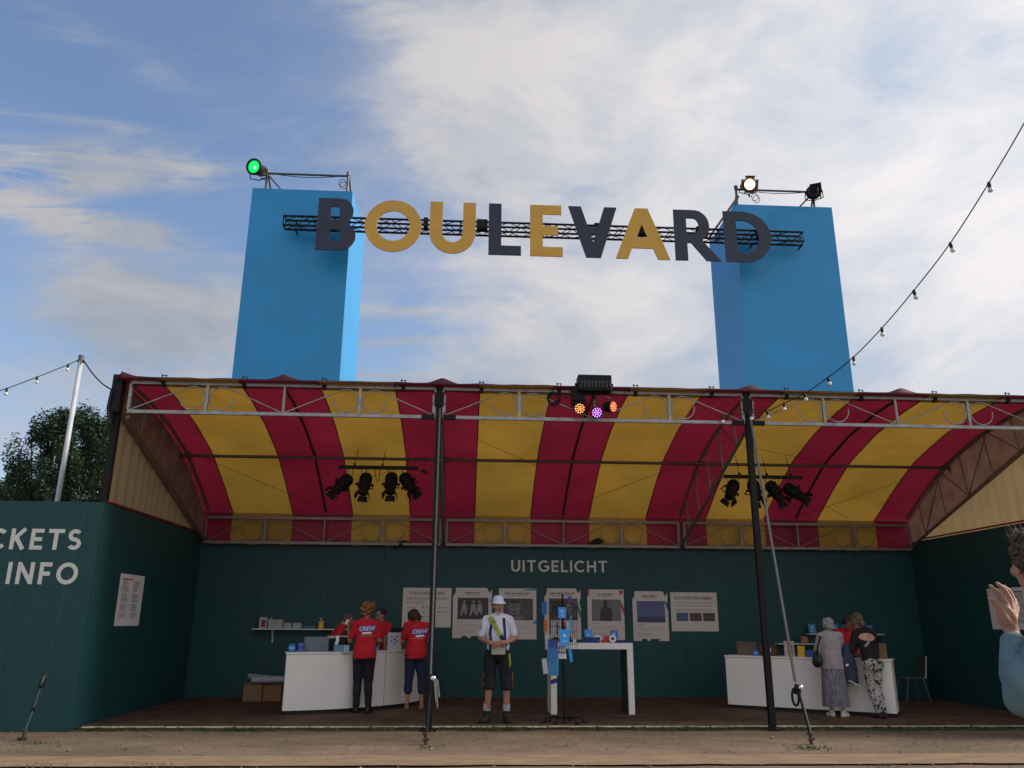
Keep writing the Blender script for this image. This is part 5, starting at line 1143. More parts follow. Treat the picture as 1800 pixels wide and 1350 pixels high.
def leg(mb, J, s, i=0., frac=2., fat=1.):
    k = J['k']; h, n, a = J['hip'+s], J['kn'+s], J['an'+s]
    if frac <= 1: mb.cap(h, h.lerp(n, frac), (.088*fat+i)*k, ((.088-.03*frac)*fat+i)*k); return
    mb.cap(h, n, (.088*fat+i)*k, (.056*fat+i)*k); f = frac-1; mb.cap(n, n.lerp(a, f), (.056*fat+i)*k, ((.056-.020*f)*fat+i)*k)
    if f > .3: mb.cap(n.lerp(a, .18)+V((0, -.012, 0)), n.lerp(a, .42)+V((0, -.014, 0)), (.052*fat+i)*k, (.048*fat+i)*k)
def foot(mb, J, s, i=0.):
    k = J['k']; a, t = J['an'+s], J['to'+s]; hl = a+(a-t).normalized()*.02; hl.z = .035*k
    mb.cap(hl, t, (.034+i)*k, (.030+i)*k); mb.cap(a, hl.lerp(t, .45), (.036+i)*k, (.032+i)*k); mb.cap(hl.lerp(t, .7)+V((.012, 0, 0)), hl.lerp(t, .7)-V((.012, 0, 0)), (.034+i)*k, (.034+i)*k)
def hand(mb, w, d, n, s=1, curl=.5, k=1., fr=.0088, sp=0., thumb=1.):
    w, d = V(w), V(d).normalized(); n = V(n); n = (n-d*n.dot(d)).normalized(); l = d.cross(n)*s
    R = Matrix((l, d, n)).transposed(); mb.ell(w+d*.045*k, (.040*k, .055*k, .016*k), R, 14, 10); mb.cap(w-d*.02*k, w+d*.03*k, .024*k, .022*k)
    for off, L in ((.030, .070), (.010, .079), (-.011, .073), (-.030, .058)):
        b = w+(d*.083+l*off)*k; p = b; ang = 0
        dd = (d+l*off*sp).normalized(); r = fr*k
        for q, f in ((.45, .35), (.32, .6), (.23, .6)):
            ang += curl*f; v = (dd*math.cos(ang)+n*math.sin(ang)); e = p+v*L*q*k; mb.cap(p, e, r, r*.93, 10, 3); p = e; r *= .93
    b = w+(d*.022+l*.030)*k; e = b+(d*.62+l*.72*thumb+n*.25).normalized()*.042*k; f = e+(d*.85+l*.38*thumb+n*(.25+curl*.3)).normalized()*.033*k
    mb.cap(b, e, .015*k, .0115*k, 10, 3); mb.cap(e, f, .0115*k, .0095*k, 10, 3)
def headp(mb, c, R, k=1.):
    P = lambda x, y, z: V(c)+R @ (V((x, y, z))*k)
    mb.ell(P(0, -.006, .02), (.076*k, .097*k, .10*k), R, 20, 14); mb.ell(P(0, .02, -.045), (.060*k, .068*k, .068*k), R, 18, 12); mb.ell(P(0, .062, -.092), (.024*k, .024*k, .02*k), R)
    mb.cap(P(0, .090, .012), P(0, .112, -.024), .009*k, .0155*k, 10, 4); mb.ell(P(0, .100, -.03), (.02*k, .013*k, .011*k), R)
    mb.ell(P(0, .082, .036), (.050*k, .018*k, .010*k), R); mb.ell(P(0, .085, -.058), (.026*k, .012*k, .012*k), R)
    for s in (-1, 1): mb.ell(P(s*.079, -.008, -.012), (.011*k, .021*k, .032*k), R); mb.ell(P(s*.040, .068, -.022), (.024*k, .020*k, .022*k), R)
def HR(yaw, pitch, roll=0): return Matrix.Rotation(math.radians(yaw), 3, 'Z') @ Matrix.Rotation(math.radians(-pitch), 3, 'X') @ Matrix.Rotation(math.radians(roll), 3, 'Y')
def face_mats(o, c, R, k):
    c = V(c)
    for p in o.data.polygons:
        q = R.inverted() @ (V(p.center)-c)/k
        if q.y > .05:
            if min((V((s*.031, q.y, .012))-q).length for s in (-1, 1)) < .0125 or (abs(abs(q.x)-.031) < .02 and abs(q.z-.036) < .005): p.material_index = 1
            elif abs(q.z+.060) < .008 and abs(q.x) < .024: p.material_index = 2
def body(t, J, sk, hR, hands, voxel=.010, belly=0., fat=1., legs=True, w=1., sm=4):
    mb = MB(); torso(mb, J, -.012, belly*.8, True, w); k = J['k']
    mb.cap(J['neck'], J['head']-V((0, 0, .03)), .054*k, .050*k)
    for s in 'LR': arm(mb, J, s, 0, 2., fat); leg(mb, J, s, -.004, 2., fat); foot(mb, J, s)
    headp(mb, J['head'], hR, k)
    for s, (d, n, cu) in zip('LR', hands): hand(mb, J['wr'+s], d, n, 1 if s == 'L' else -1, cu, k)
    o = remesh(mb, 'body', [sk, eyem, lipm], t, voxel, sm); face_mats(o, J['head'], hR, k); return o
def person(label, u, y, rot, rootx=None):
    x = atY(u, 1150, y).x if rootx is None else rootx
    return thing('person', label, 'person', (x, y, FZ), None, math.radians(rot))
def hairp(t, J, hR, m, parts, disp=(.012, 26), vox=.010, name='hair'):
    mb = MB(); k = J['k']
    for c, r in parts: mb.ell(J['head']+hR @ (V(c)*k), tuple(a*k for a in r), hR, 18, 12)
    return remesh(mb, name, m, t, vox, 2, disp)
def shoes(t, J, m, i=.010, boot=0.):
    for s in 'LR':
        mb = MB(); foot(mb, J, s, i)
        if boot: a = J['an'+s]; mb.cap(a, a+V((0, 0, boot)), .052*J['k'], .054*J['k'])
        lo = min(v[2] for v in mb.v); mb.v = [(v[0], v[1], max(v[2], -.002)) for v in mb.v]
        remesh(mb, 'shoe', m, t, .010, 3)
def decal(t, name, me_or_pts, faces, bvh, m, sy, off=.006):
    """lay flat (x, z) shapes on the cloth by casting along y"""
    vs = []; last = None
    for (x, z) in me_or_pts:
        h = bvh.ray_cast(V((x, -2*sy, z)), V((0, sy, 0)))
        p = h[0] if h[0] is not None else V((x, last if last is not None else 0, z)); last = p.y; vs.append((x, p.y-off*sy, z))
    mb = MB(); mb.add(vs, faces); return mb.build(name, m, t, local=True)
def ribbon(t, name, pts, w, bvh, m, sy, off=.008, n=26):
    P = [V((a[0], 0, a[1])) for a in pts]; L = [(P[i+1]-P[i]).length for i in range(len(P)-1)]; T = sum(L); out = []
    for i in range(n+1):
        d = T*i/n; j = 0
        while j < len(L)-1 and d > L[j]: d -= L[j]; j += 1
        p = P[j].lerp(P[j+1], min(1, d/L[j])); tn = (P[j+1]-P[j]).normalized(); nn = V((-tn.z, 0, tn.x)); out += [(p.x+nn.x*w/2, p.z+nn.z*w/2), (p.x, p.z), (p.x-nn.x*w/2, p.z-nn.z*w/2)]
    return decal(t, name, out, [(3*i+q, 3*i+q+1, 3*i+q+4, 3*i+q+3) for i in range(n) for q in (0, 1)], bvh, m, sy, off)
def tee_text(t, shirt, cx, cz, k=1.):
    bv = bvh_of([shirt]); 
    def put(text, size, x, z, m, off, bold, shear, name):
        me = typed(text, size, bold, shear, 1.05); pts = [(v.co.x+x, v.co.y+z+.06*v.co.x) for v in me.vertices]; fs = [tuple(p.vertices) for p in me.polygons]; decal(t, name, pts, fs, bv, m, 1, off)
    wh = mat('tee_print_white', (.75, .75, .78), .6); bl = mat('tee_print_blue', (.06, .10, .42), .6)
    def grid(P, m, off, name):
        n_ = 8; pts = []
        for j in range(4):
            for i in range(n_+1):
                a = V(P[0]).lerp(V(P[1]), i/n_); b = V(P[3]).lerp(V(P[2]), i/n_); q = a.lerp(b, j/3); pts.append((q.x, q.y))
        decal(t, name, pts, [(j*(n_+1)+i, j*(n_+1)+i+1, (j+1)*(n_+1)+i+1, (j+1)*(n_+1)+i) for j in range(3) for i in range(n_)], bv, m, 1, off)
    P = [(cx-.14, cz-.038), (cx+.13, cz-.03), (cx+.145, cz+.052), (cx-.125, cz+.042)]
    grid([(cx-.13, cz-.048), (cx+.14, cz-.034), (cx+.145, cz+.050), (cx-.125, cz+.036)], bl, .010, 'tee_logo')
    put('CREW', .088, cx, cz-.004, wh, .016, .0015, .2, 'lettering')
    grid([(cx-.065, cz-.095), (cx+.085, cz-.087), (cx+.085, cz-.053), (cx-.065, cz-.061)], wh, .012, 'tee_logo')
    mb_pts = []; fs = []
    for i in range(9): a = cx-.15+i*.034; mb_pts += [(a, cz-.125), (a+.026, cz-.124), (a+.026, cz-.114), (a, cz-.115)]; fs.append((4*i, 4*i+1, 4*i+2, 4*i+3))
    decal(t, 'tee_small_print', mb_pts, fs, bv, mat('tee_print_pink', (.55, .22, .25), .6), 1, .009)

# 1 --- man in the bucket hat, facing the camera
yM = 12.86
t = person('man in white bucket hat, white shirt, navy braces and black shorts with clasped hands', 875, yM, 180)
J = B(1.80, elL=(-.255, .02, 1.17), elR=(.255, .02, 1.17), wrL=(-.115, .235, 1.115), wrR=(.115, .235, 1.105), hipL=(-.10, 0, .92), hipR=(.10, 0, .92), knL=(-.135, .02, .49), knR=(.125, .02, .49), anL=(-.135, -.01, .085), anR=(.15, -.03, .085), toL=(-.17, .13, .03), toR=(.23, .10, .03))
hr = HR(14, 0, 0); body(t, J, skin_a, hr, [((1, .15, -.12), (0, -1, .2), .9), ((-1, .2, -.1), (0, -1, .2), .9)], .008, .045, 1.08)
mb = MB(); torso(mb, J, .010, .05, False); [arm(mb, J, s, .016, .80) for s in 'LR']
whs = mat('white_shirt', (.62, .62, .68), .8, .05, 4, .35, 14, spec=.2); shirt = remesh(mb, 'shirt', whs, t, .009, 3, (.016, 9))
mb = MB(); k = J['k']; mb.tube([J['neck']+V((.062*math.cos(a), .01+.055*math.sin(a), .012+.015*math.sin(a))) for a in [i*.4 for i in range(16)]], .014, 6, True); mb.build('collar', whs, t, smooth=True, local=True)
mb = MB(); mb.ell(J['pelvis']+V((0, .01, .015)), (.188, .15, .13)); [leg(mb, J, s, .022, .9) for s in 'LR']; [mb.tube([J['kn'+s]+V((0, 0, .18)), J['kn'+s]+V((0, 0, .10)), J['kn'+s]+V((0, 0, -.045))], [.07, .094, .092], 18) for s in 'LR']; remesh(mb, 'shorts', mat('black_shorts', (.010, .010, .012), .85, .2), t, .012, 5, (.007, 12))
bv = bvh_of([shirt]); nav = mat('navy_braces', (.010, .015, .085), .7, .1)
# facing +y locally, so shapes are laid on from +y: sy = -1
ribbon(t, 'brace', [(-.085, 1.50), (-.10, 1.30), (-.10, 1.0)], .042, bv, nav, -1, .010)
ribbon(t, 'brace', [(.085, 1.50), (.125, 1.30), (.115, 1.0)], .042, bv, nav, -1, .010)
ribbon(t, 'sash', [(.13, 1.52), (.065, 1.40), (-.035, 1.235)], .062, bv, mat('lime_sash', (.28, .35, .04), .6, .1), -1, .020)
ribbon(t, 'sash_strap', [(-.03, 1.245), (-.085, 1.17), (-.11, 1.09)], .058, bv, mat('dark_strap', (.015, .017, .04), .7), -1, .021)
mb = MB(); mb.tube([(-.165, .09, .98), (-.185, .09, .86), (-.18, .08, .78)], [.02, .016, .012], 5); mb.build('sash_end', mat('lime_sash', 0), t, local=True)
mb = MB(); mb.box((.0, .185, 1.03), (.21, .045, .13)); mb.build('pouch', mat('beige_pouch', (.38, .34, .30), .7, .1), t, local=True, bevel=.015)
mb = MB(); c = J['head']; k = J['k']
rings = []
for (z, r) in ((.030, .125), (.036, .122), (.062, .092), (.10, .088), (.135, .075), (.150, .05), (.155, .01)): rings.append([c+hr @ V((r*.95*math.cos(a*.3142), r*1.12*math.sin(a*.3142)-.004, z+(.0 if z > .05 else .01*math.cos(a*.6284)))) for a in range(20)])
mb.loft(rings, False); hat = mb.build('bucket_hat', mat('white_hat', (.60, .63, .78), .8, .06, 9, .2, 20), t, smooth=True, local=True); so_ = hat.modifiers.new('thick', 'SOLIDIFY'); so_.thickness = .005
for s in 'LR':
    mb = MB(); a = J['an'+s]; mb.cap(a+V((0, .0, .08)), a+V((0, .0, .15)), .054, .056); mb.build('sock', mat('grey_sock', (.36, .37, .45), .9, .2, 30), t, smooth=True, local=True)
mb = MB(); [mb.tube([J['kn'+s]+V((q*.086, .03, .20)), J['kn'+s]+V((q*.088, .03, .0))], .006, 5) for s, q in (('L', -1), ('R', 1))]; mb.build('orange_piping', mat('orange_piping', (.5, .12, .05), .6), t, local=True)
shoes(t, J, mat('brown_boot', (.018, .012, .009), .7, .3), .020, .07)

# 2 --- ginger-haired crew member
t = person('crew member with ginger hair, red CREW tee and long black trousers, one hand raised', 641, 14.18, -3)
J = B(1.70, head=(-.01, .045, 1.64), hipL=(-.095, 0, .92), elL=(-.27, .04, 1.15), wrL=(-.335, .16, 1.35), elR=(.235, .03, 1.16), wrR=(.17, .25, 1.09), knL=(-.10, .02, .49), knR=(.085, .02, .49), anL=(-.095, -.02, .085), anR=(.11, -.02, .085))
hr = HR(25, 14); body(t, J, skin_b, hr, [((-.25, .2, 1), (.6, .3, 0), .8), ((-.4, 1, -.2), (0, 0, -1), .4)], .011)
mb = MB(); torso(mb, J, .012, 0, False, 1.04); hem(mb, J, .87, 1.12, .205, .172, -.012); [arm(mb, J, s, .016, .72) for s in 'LR']
shirt = remesh(mb, 'tee', redshirt, t, .011, 5, (.008, 9)); tee_text(t, shirt, .03, 1.32)
mb = MB(); mb.ell(J['pelvis']-V((0, 0, .04)), (.18, .135, .13)); mb.ell(J['pelvis']+V((.07, -.05, -.05)), (.10, .10, .11)); mb.ell(J['pelvis']+V((-.07, -.05, -.05)), (.10, .10, .11)); [leg(mb, J, s, .018, 1.92, 1.05) for s in 'LR']; remesh(mb, 'trousers', mat('black_trousers', (.010, .010, .016), .85, .2), t, .011, 5, (.006, 10))
hairp(t, J, hr, mat('ginger_hair', (.28, .11, .035), .6, .5, 30, .6, 60), [((0, -.03, .035), (.104, .10, .11)), ((.02, -.095, .06), (.085, .065, .07)), ((-.04, -.07, .0), (.085, .065, .08)), ((.06, -.05, .08), (.06, .05, .05)), ((-.05, -.05, .08), (.055, .05, .05))], (.035, 24))
mb = MB(); mb.box(J['wrL']+V((-.035, .05, .11)), (.045, .035, .08), Matrix.Rotation(.5, 3, 'Y')); mb.build('held_paper', paper2, t, local=True)
shoes(t, J, mat('black_shoe', (.012, .012, .012), .6), .010)
# 3 --- brown-haired crew member
t = person('crew member with short brown hair, red CREW tee and navy capri trousers, leaning forward', 731, 14.62, 6)
J = bend(B(1.68, head=(-.06, .10, 1.60), neck=(-.02, .02, 1.49), elL=(-.24, .12, 1.17), wrL=(-.22, .36, 1.10), elR=(.22, .10, 1.18), wrR=(.14, .33, 1.12), knL=(-.11, .0, .49), knR=(.12, .0, .49), anL=(-.13, -.05, .085), anR=(.13, -.02, .085)), 12)
hr = HR(35, 38); body(t, J, skin_b, hr, [((-.3, 1, -.1), (0, 0, -1), .3), ((-.4, 1, -.2), (0, 0, -1), .4)], .011)
mb = MB(); torso(mb, J, .012, 0, False, 1.02); hem(mb, J, .86, 1.12, .20, .170, -.012); [arm(mb, J, s, .016, .72) for s in 'LR']
shirt = remesh(mb, 'tee', redshirt, t, .011, 5, (.008, 9)); tee_text(t, shirt, .05, 1.27)
mb = MB(); mb.ell(J['pelvis']-V((0, 0, .04)), (.18, .135, .13)); mb.ell(J['pelvis']+V((.07, -.05, -.05)), (.10, .10, .11)); mb.ell(J['pelvis']+V((-.07, -.05, -.05)), (.10, .10, .11)); [leg(mb, J, s, .020, 1.38, 1.05) for s in 'LR']; remesh(mb, 'capri_trousers', mat('navy_capri', (.012, .018, .045), .85, .2), t, .011, 5, (.006, 10))
hairp(t, J, hr, mat('brown_hair', (.055, .028, .018), .6, .5, 30, .6, 60), [((0, -.02, .03), (.102, .108, .106)), ((0, -.06, -.04), (.10, .065, .085)), ((-.07, .0, -.02), (.035, .06, .07)), ((.07, .0, -.02), (.035, .06, .07))], (.028, 24))
shoes(t, J, mat('tan_sandal', (.22, .12, .07), .7), .006)
# 4 --- stooping crew member behind the counter
yy = 15.0; hz = atY(590, 1090, yy).z-FZ
t = person('grey-haired crew member in red stooping behind the curved counter by the yellow bottle', 578, yy, -75)
J = B(1.70, head=(0, .04, 1.63)); J = bend(J, 22); dz = hz-J['head'].z; 
for n in J:
    if n != 'k' and n[:2] in ('he', 'ne', 'ch', 'wa', 'sh', 'el', 'wr', 'pe', 'hi'): J[n] = J[n]+V((0, 0, dz))
for s, q in (('L', -.11), ('R', .11)): J['kn'+s] = V((q, .26, .43)); J['hip'+s] = V((q*.9, 0, J['pelvis'].z-.03))
hr = HR(-10, 18); body(t, J, skin_b, hr, [((0, 1, -.6), (0, 0, -1), .4), ((0, 1, -.6), (0, 0, -1), .4)], .012)
mb = MB(); torso(mb, J, .014); [arm(mb, J, s, .02, .75) for s in 'LR']; remesh(mb, 'tee', redshirt, t, .012, 5, (.008, 9))
mb = MB(); mb.ell(J['pelvis']-V((0, 0, .03)), (.18, .14, .13)); [leg(mb, J, s, .016, 1.95) for s in 'LR']; remesh(mb, 'trousers', mat('black_trousers', 0), t, .013, 4)
hairp(t, J, hr, mat('dark_grey_hair', (.07, .06, .055), .6, .4, 30, .5, 60), [((0, -.022, .035), (.083, .098, .095))], (.010, 30)); shoes(t, J, mat('black_shoe', 0))
# 5 --- crew member half hidden
yy = 15.45; t = person('crew member with pulled-back dark hair, mostly hidden behind the ginger-haired one', 667, yy, 155)
hz = atY(667, 1082, yy).z-FZ; J = B(hz/1.635*1.75, elL=(-.2, .12, 1.15), wrL=(-.08, .3, 1.14), elR=(.2, .12, 1.15), wrR=(.08, .3, 1.14)); hr = HR(-30, 14)
body(t, J, skin_b, hr, [((.5, .6, 0), (0, 0, -1), .4), ((-.5, .6, 0), (0, 0, -1), .4)], .012)
mb = MB(); torso(mb, J, .012); [arm(mb, J, s, .02, .72) for s in 'LR']; remesh(mb, 'tee', redshirt, t, .012, 5, (.008, 9))
mb = MB(); mb.ell(J['pelvis']-V((0, 0, .03)), (.18, .14, .13)); [leg(mb, J, s, .016, 1.95) for s in 'LR']; remesh(mb, 'trousers', mat('black_trousers', 0), t, .013, 4)
hairp(t, J, hr, mat('black_hair', (.02, .014, .012), .6, .4, 30, .5, 60), [((0, -.026, .035), (.084, .098, .097)), ((0, -.09, .06), (.04, .04, .04))], (.010, 30)); shoes(t, J, mat('black_shoe', 0))
# 6 --- woman in the grey cardigan
yy = 13.55; t = person('grey-haired woman in pale cardigan and long patterned skirt, carrying a shoulder bag', 1461, yy, -8)
J = B(1.515, head=(.015, .05, 1.63), elL=(-.25, .03, 1.16), wrL=(-.19, .25, 1.14), elR=(.24, .08, 1.16), wrR=(.20, .30, 1.17), anL=(-.08, .03, .085), anR=(.10, -.05, .085), toL=(-.11, .16, .03), toR=(.20, .08, .03))
hr = HR(-12, 18); body(t, J, skin_c, hr, [((.2, 1, 0), (0, 0, -1), .4), ((-.1, 1, 0), (0, 0, -1), .4)], .011)
mb = MB(); torso(mb, J, .024, 0, False, 1.10); [arm(mb, J, s, .024, 1.9) for s in 'LR']; hem(mb, J, .84, 1.15, .215, .185)
card = remesh(mb, 'cardigan', mat('pale_cardigan', (.36, .31, .31), .95, .1, 30, .5, 60, spec=.1), t, .011, 4, (.010, 9))
mb = MB(); rings = []
for i in range(10):
    f = i/9; z = .80-.64*f; rx = .175+.035*f; ry = .145+.035*f; rings.append([V((rx*math.cos(a*2*math.pi/48)*(1+.045*f*math.sin(a*9*2*math.pi/48)), .0+ry*math.sin(a*2*math.pi/48)*(1+.06*f*math.sin(a*9*2*math.pi/48+1)), z)) for a in range(48)])
mb.loft(rings, False)
sk_ = mat('patterned_skirt', (.045, .04, .055), .85, .3, 9, .2, 30, stretch=(8, 8, 1.2), col2=(.30, .27, .30)); mb.build('skirt', sk_, t, smooth=True, local=True)
hairp(t, J, hr, mat('silver_hair', (.30, .29, .28), .6, .3, 30, .6, 60), [((0, -.025, .035), (.106, .108, .108)), ((0, -.065, -.03), (.10, .06, .08)), ((.05, -.03, .0), (.05, .07, .07)), ((-.05, -.03, .0), (.05, .07, .07))], (.02, 26))
mb = MB(); mb.cap((-.24, -.02, .96), (-.23, -.0, .84), .055, .095); mb.cap((-.23, .06, .86), (-.23, -.07, .86), .07, .07); remesh(mb, 'shoulder_bag', mat('teal_bag', (.015, .035, .04), .6, .2), t, .012, 4, (.008, 10))
mb = MB(); mb.tube([(-.25, -.06, .94), (-.23, -.10, 1.08), (-.18, -.09, 1.2), (-.15, -.02, 1.30), (-.2, .08, 1.15), (-.24, .04, .94)], .014, 6); mb.build('bag_strap', blackm, t, local=True)
shoes(t, J, mat('white_trainer', (.55, .53, .48), .6), .016)
# 7 --- woman in the patterned trousers
yy = 13.38; t = person('curly grey-blonde woman in black open-backed top and black and white patterned trousers', 1531, yy, 14)
J = bend(B(1.60, head=(-.04, .07, 1.63), shL=(-.18, .0, 1.43), elL=(-.26, .14, 1.16), wrL=(-.20, .38, 1.10), elR=(.24, .10, 1.17), wrR=(.16, .34, 1.10), knL=(-.06, .03, .49), knR=(.07, .02, .49), anL=(.02, -.02, .085), anR=(.10, -.04, .085), toL=(.0, .13, .03), toR=(.12, .11, .03)), 14)
hr = HR(20, 24); body(t, J, skin_c, hr, [((-.2, 1, 0), (0, 0, -1), .4), ((-.1, 1, 0), (0, 0, -1), .4)], .011)
mb = MB(); torso(mb, J, .014, 0, True, 1.08); [arm(mb, J, s, .020, 1.55) for s in 'LR']; top_ = remesh(mb, 'open_back_top', mat('black_top', (.010, .010, .011), .85, .2), t, .011, 4, (.006, 10))
bv = bvh_of([top_]); cz = 1.235; cx_ = -.035
pts = [(cx_+.135*f*math.cos(a*.2618), cz+.062*f*math.sin(a*.2618)) for f in (.02, .5, 1) for a in range(24)]; decal(t, 'bare_back', pts, [tuple(range(24))]+[(i*24+a, i*24+(a+1) % 24, (i+1)*24+(a+1) % 24, (i+1)*24+a) for i in range(2) for a in range(24)], bv, mat('sunburnt_skin', (.52, .27, .17), .55, .08), 1, .010)
ribbon(t, 'back_strap', [(-.01, cz+.04), (-.06, cz-.07), (-.13, cz-.15)], .026, bv, mat('pale_strap', (.30, .26, .24), .8), 1, .02)
mb = MB(); mb.ell(J['pelvis']-V((0, 0, .05)), (.172, .13, .13)); mb.ell(J['pelvis']+V((.065, -.05, -.06)), (.10, .10, .12)); mb.ell(J['pelvis']+V((-.065, -.05, -.06)), (.10, .10, .12)); [leg(mb, J, s, .016, 1.93, 1.0) for s in 'LR']
def pat_mat():
    m = bpy.data.materials.new('floral_trousers'); m.use_nodes = True; t_ = m.node_tree; b = t_.nodes['Principled BSDF']; b.inputs['Roughness'].default_value = .8
    g_ = t_.nodes.new('ShaderNodeTexCoord'); n = t_.nodes.new('ShaderNodeTexNoise'); n.inputs['Scale'].default_value = 13; n.inputs['Distortion'].default_value = 2.2; n.inputs['Detail'].default_value = 1; t_.links.new(g_.outputs['Object'], n.inputs['Vector'])
    r = t_.nodes.new('ShaderNodeValToRGB'); r.color_ramp.elements[0].position = .44; r.color_ramp.elements[0].color = (.02, .02, .022, 1); r.color_ramp.elements[1].position = .48; r.color_ramp.elements[1].color = (.44, .41, .36, 1); t_.links.new(n.outputs[0], r.inputs[0]); t_.links.new(r.outputs[0], b.inputs['Base Color']); return m
remesh(mb, 'trousers', pat_mat(), t, .011, 4, (.006, 10))
hairp(t, J, hr, mat('curly_blond_hair', (.22, .17, .11), .7, .5, 36, .8, 70, col2=(.10, .075, .05)), [((0, -.025, .035), (.10, .105, .105)), ((.01, -.05, .085), (.075, .07, .06)), ((0, -.065, -.03), (.085, .055, .06))], (.035, 34))
shoes(t, J, mat('black_shoe', 0), .012)
# the jacket over her arm, hanging between the two women
xj = atY(1489, 1150, 13.45).x; t2 = thing('jacket', 'dark blue jacket with a pale hem hanging from the arm of the curly-haired woman', 'jacket', (xj, 13.5, .5))
mb = MB(); rings = []
for i in range(12):
    f = i/11; z = 1.17-.62*f; w_ = .055+.055*math.sin(f*2.2); rings.append([V((xj+.02+.03*f+w_*math.cos(a*.3927)*(1+.18*math.sin(3*a*.3927+f*3)), 13.5+.045*math.sin(a*.3927)*(1+.2*math.sin(5*a*.3927)), z)) for a in range(16)])
mb.loft(rings); mb.cap((xj-.05, 13.47, .95), (xj-.03, 13.46, .66), .03, .026); mb.build('cloth', mat('slate_jacket', (.035, .045, .075), .85, .25, 12), t2, smooth=True)
mb = MB(); mb.cap((xj-.01, 13.45, .595), (xj+.14, 13.44, .515), .014, .018); mb.build('pale_hem', mat('pale_hem', (.42, .40, .38), .8), t2)
mb = MB(); mb.cap((xj-.04, 13.42, .83), (xj-.02, 13.42, .845), .02, .015); mb.build('button_tab', paper2, t2)
# 8 --- clerk behind the right counter
yy = 14.55; t = person('dark-haired clerk in a red tee behind the right counter, between the two women', 1492, yy, 165)
hz = atY(1494, 1101, yy).z-FZ; J = B(hz/1.615*1.75*1.05, head=(0, .08, 1.60), elL=(-.2, .15, 1.15), wrL=(-.10, .33, 1.10), elR=(.2, .15, 1.15), wrR=(.10, .33, 1.10)); J = bend(J, 10); hr = HR(20, 25)
body(t, J, mat('skin_brown', (.22, .10, .06), .55, .08), hr, [((.3, .8, 0), (0, 0, -1), .4), ((-.3, .8, 0), (0, 0, -1), .4)], .011)
mb = MB(); torso(mb, J, .012); [arm(mb, J, s, .02, .72) for s in 'LR']; remesh(mb, 'tee', redshirt, t, .012, 5, (.008, 9))
mb = MB(); mb.ell(J['pelvis']-V((0, 0, .03)), (.18, .14, .13)); [leg(mb, J, s, .016, 1.95) for s in 'LR']; remesh(mb, 'trousers', mat('black_trousers', 0), t, .013, 4)
hairp(t, J, hr, mat('black_hair', 0), [((0, -.022, .04), (.086, .10, .098))], (.012, 30)); shoes(t, J, mat('black_shoe', 0))

# 9 --- person at the right edge, close to the camera, seen from behind and the side, arm raised
t = thing('person', 'person in a light blue shirt cut off by the right edge, one hand raised', 'person', (0, 0, 0))
k = 1.0
def W(u, v, y): return atY(u, v, y)
hd = W(1822, 992, 3.0); base = V((hd.x+.02, 3.0, 0)); t.location = base; base = V((hd.x+.02, 3.0, 0))
L = lambda u, v, y: W(u, v, y)-base
J = B(1.75); J['head'] = hd-base; nz = J['head'].z; dzz = nz-1.635
J['neck'] = V((.05, -.03, nz-.15)); J['shL'] = L(1838, 1150, 2.88); J['shR'] = V((.23, .14, J['shL'].z)); J['chest'] = V((.07, .02, nz-.36)); J['waist'] = V((.07, .02, nz-.56)); J['pelvis'] = V((.07, .02, nz-.70))
J['elL'] = L(1800, 1228, 2.95); J['wrL'] = L(1779, 1112, 3.10); J['elR'] = V((.32, .22, nz-.5)); J['wrR'] = V((.25, .35, nz-.35))
for s, q in (('L', -.02), ('R', .16)): J['hip'+s] = V((q, .02, J['pelvis'].z-.03)); J['kn'+s] = V((q, .04, .49)); J['an'+s] = V((q, 0, .085)); J['to'+s] = V((q-.02, .15, .03))
hr = HR(-6, 0)
mb = MB(); torso(mb, J, -.012); mb.cap(J['neck'], J['head']-V((0, 0, .03)), .056, .052)
for s in 'LR': arm(mb, J, s); leg(mb, J, s); foot(mb, J, s)
headp(mb, J['head'], hr)
# the raised hand: palm turned away, fingers pointing up and left, thumb below them
w = J['wrL']; d1 = (L(1756, 1052, 3.10)-w).normalized(); camd = V((.5, -.8, 0)).normalized()
view = (w+base-V((0, 0, CAMH))).normalized(); lat = view.cross(d1).normalized()          # sideways in the view
mb.cap(w, w+d1*.035, .027, .027); pc = w+d1*.055; Rm = Matrix((lat, d1, view)).transposed(); mb.ell(pc, (.036, .052, .022), Rm, 14, 10)
def chain(pts, r):
    for i in range(len(pts)-1): mb.cap(pts[i], pts[i+1], r[i], r[i+1], 12, 4)
def Q(u, v, y=3.10): return L(u, v, y)
chain([w+d1*.03, Q(1775, 1080), Q(1769, 1062), Q(1756, 1043), Q(1741, 1030)], [.020, .0150, .0112, .0100, .0078])       # index finger
chain([w+d1*.04, Q(1779, 1076, 3.12), Q(1777, 1055, 3.135), Q(1766, 1036, 3.145), Q(1752, 1025, 3.15)], [.018, .0140, .0105, .0095, .0075])     # middle
chain([w+d1*.04, Q(1781, 1078, 3.145), Q(1783, 1058, 3.165), Q(1775, 1040, 3.175), Q(1764, 1030, 3.18)], [.016, .013, .010, .009, .0072])   # ring
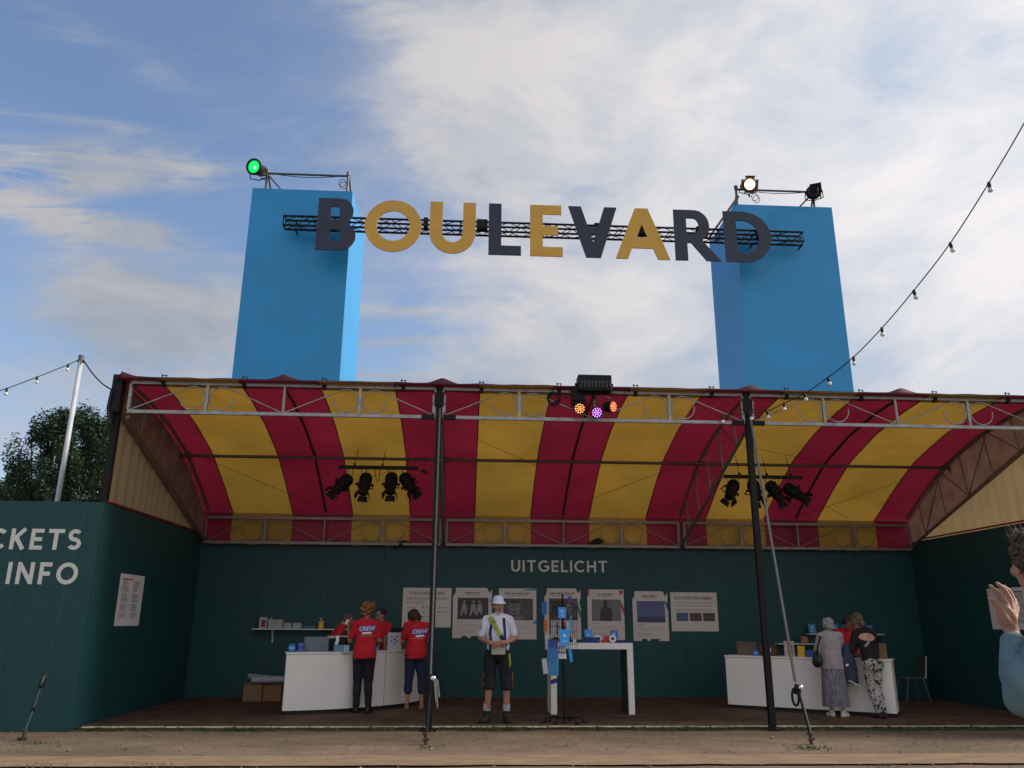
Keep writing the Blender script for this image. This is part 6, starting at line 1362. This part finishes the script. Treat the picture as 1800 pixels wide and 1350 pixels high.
chain([w+d1*.04, Q(1784, 1086, 3.165), Q(1788, 1069, 3.185), Q(1784, 1055, 3.195), Q(1776, 1046, 3.20)], [.014, .0115, .009, .0082, .0068])   # little
chain([w+d1*.015, Q(1763, 1083, 3.08), Q(1756, 1068, 3.07), Q(1748, 1057, 3.065), Q(1739, 1052, 3.06)], [.022, .0165, .0120, .0105, .0080])      # thumb
o = remesh(mb, 'body', [skin_c, eyem, lipm], t, .0048, 3); face_mats(o, J['head'], hr, 1)
mb = MB(); torso(mb, J, .02); arm(mb, J, 'R', .02, 1.0)
a, e, w_ = J['shL'], J['elL'], J['wrL']; mb.cap(a, e, .072, .070, 18, 7); mb.cap(e, e.lerp(w_, .82), .070, .046, 18, 7); mb.ell(e.lerp(a, .3)+V((-.01, 0, .0)), (.078, .078, .10)); mb.ell(e.lerp(w_, .35), (.066, .066, .08))
remesh(mb, 'shirt', mat('light_blue_shirt', (.13, .205, .22), .8, .06, 3, .2, 20, spec=.2), t, .008, 8, (.008, 7))
mb = MB(); mb.ell(J['pelvis'], (.18, .14, .14)); [leg(mb, J, s, .02, 1.95) for s in 'LR']; remesh(mb, 'trousers', mat('black_trousers', 0), t, .015, 4); shoes(t, J, mat('black_shoe', 0))
hairp(t, J, hr, mat('dark_blond_hair', (.085, .05, .03), .6, .5, 40, .7, 70), [((0, -.03, .035), (.088, .10, .10)), ((0, -.07, -.03), (.08, .05, .07)), ((0, .045, .098), (.05, .045, .028))], (.018, 34), .006)
mb = MB(); random.seed(5)
for i in range(110):
    a = U(0, 6.28); q = V((.085*math.cos(a)*U(.5, 1), .085*math.sin(a)*U(.6, 1)-.02, .10+U(-.04, .03))); p = J['head']+hr @ q; dr = (hr @ V((q.x, q.y, .05))).normalized(); mb.tube([p, p+dr*.02+V((0, 0, .006)), p+dr*U(.025, .045)+V((U(-.01, .01), U(-.01, .01), U(-.005, .015)))], [.0016, .0013, .0007], 4)
mb.build('loose_hair', mat('dark_blond_hair', 0), t, local=True)
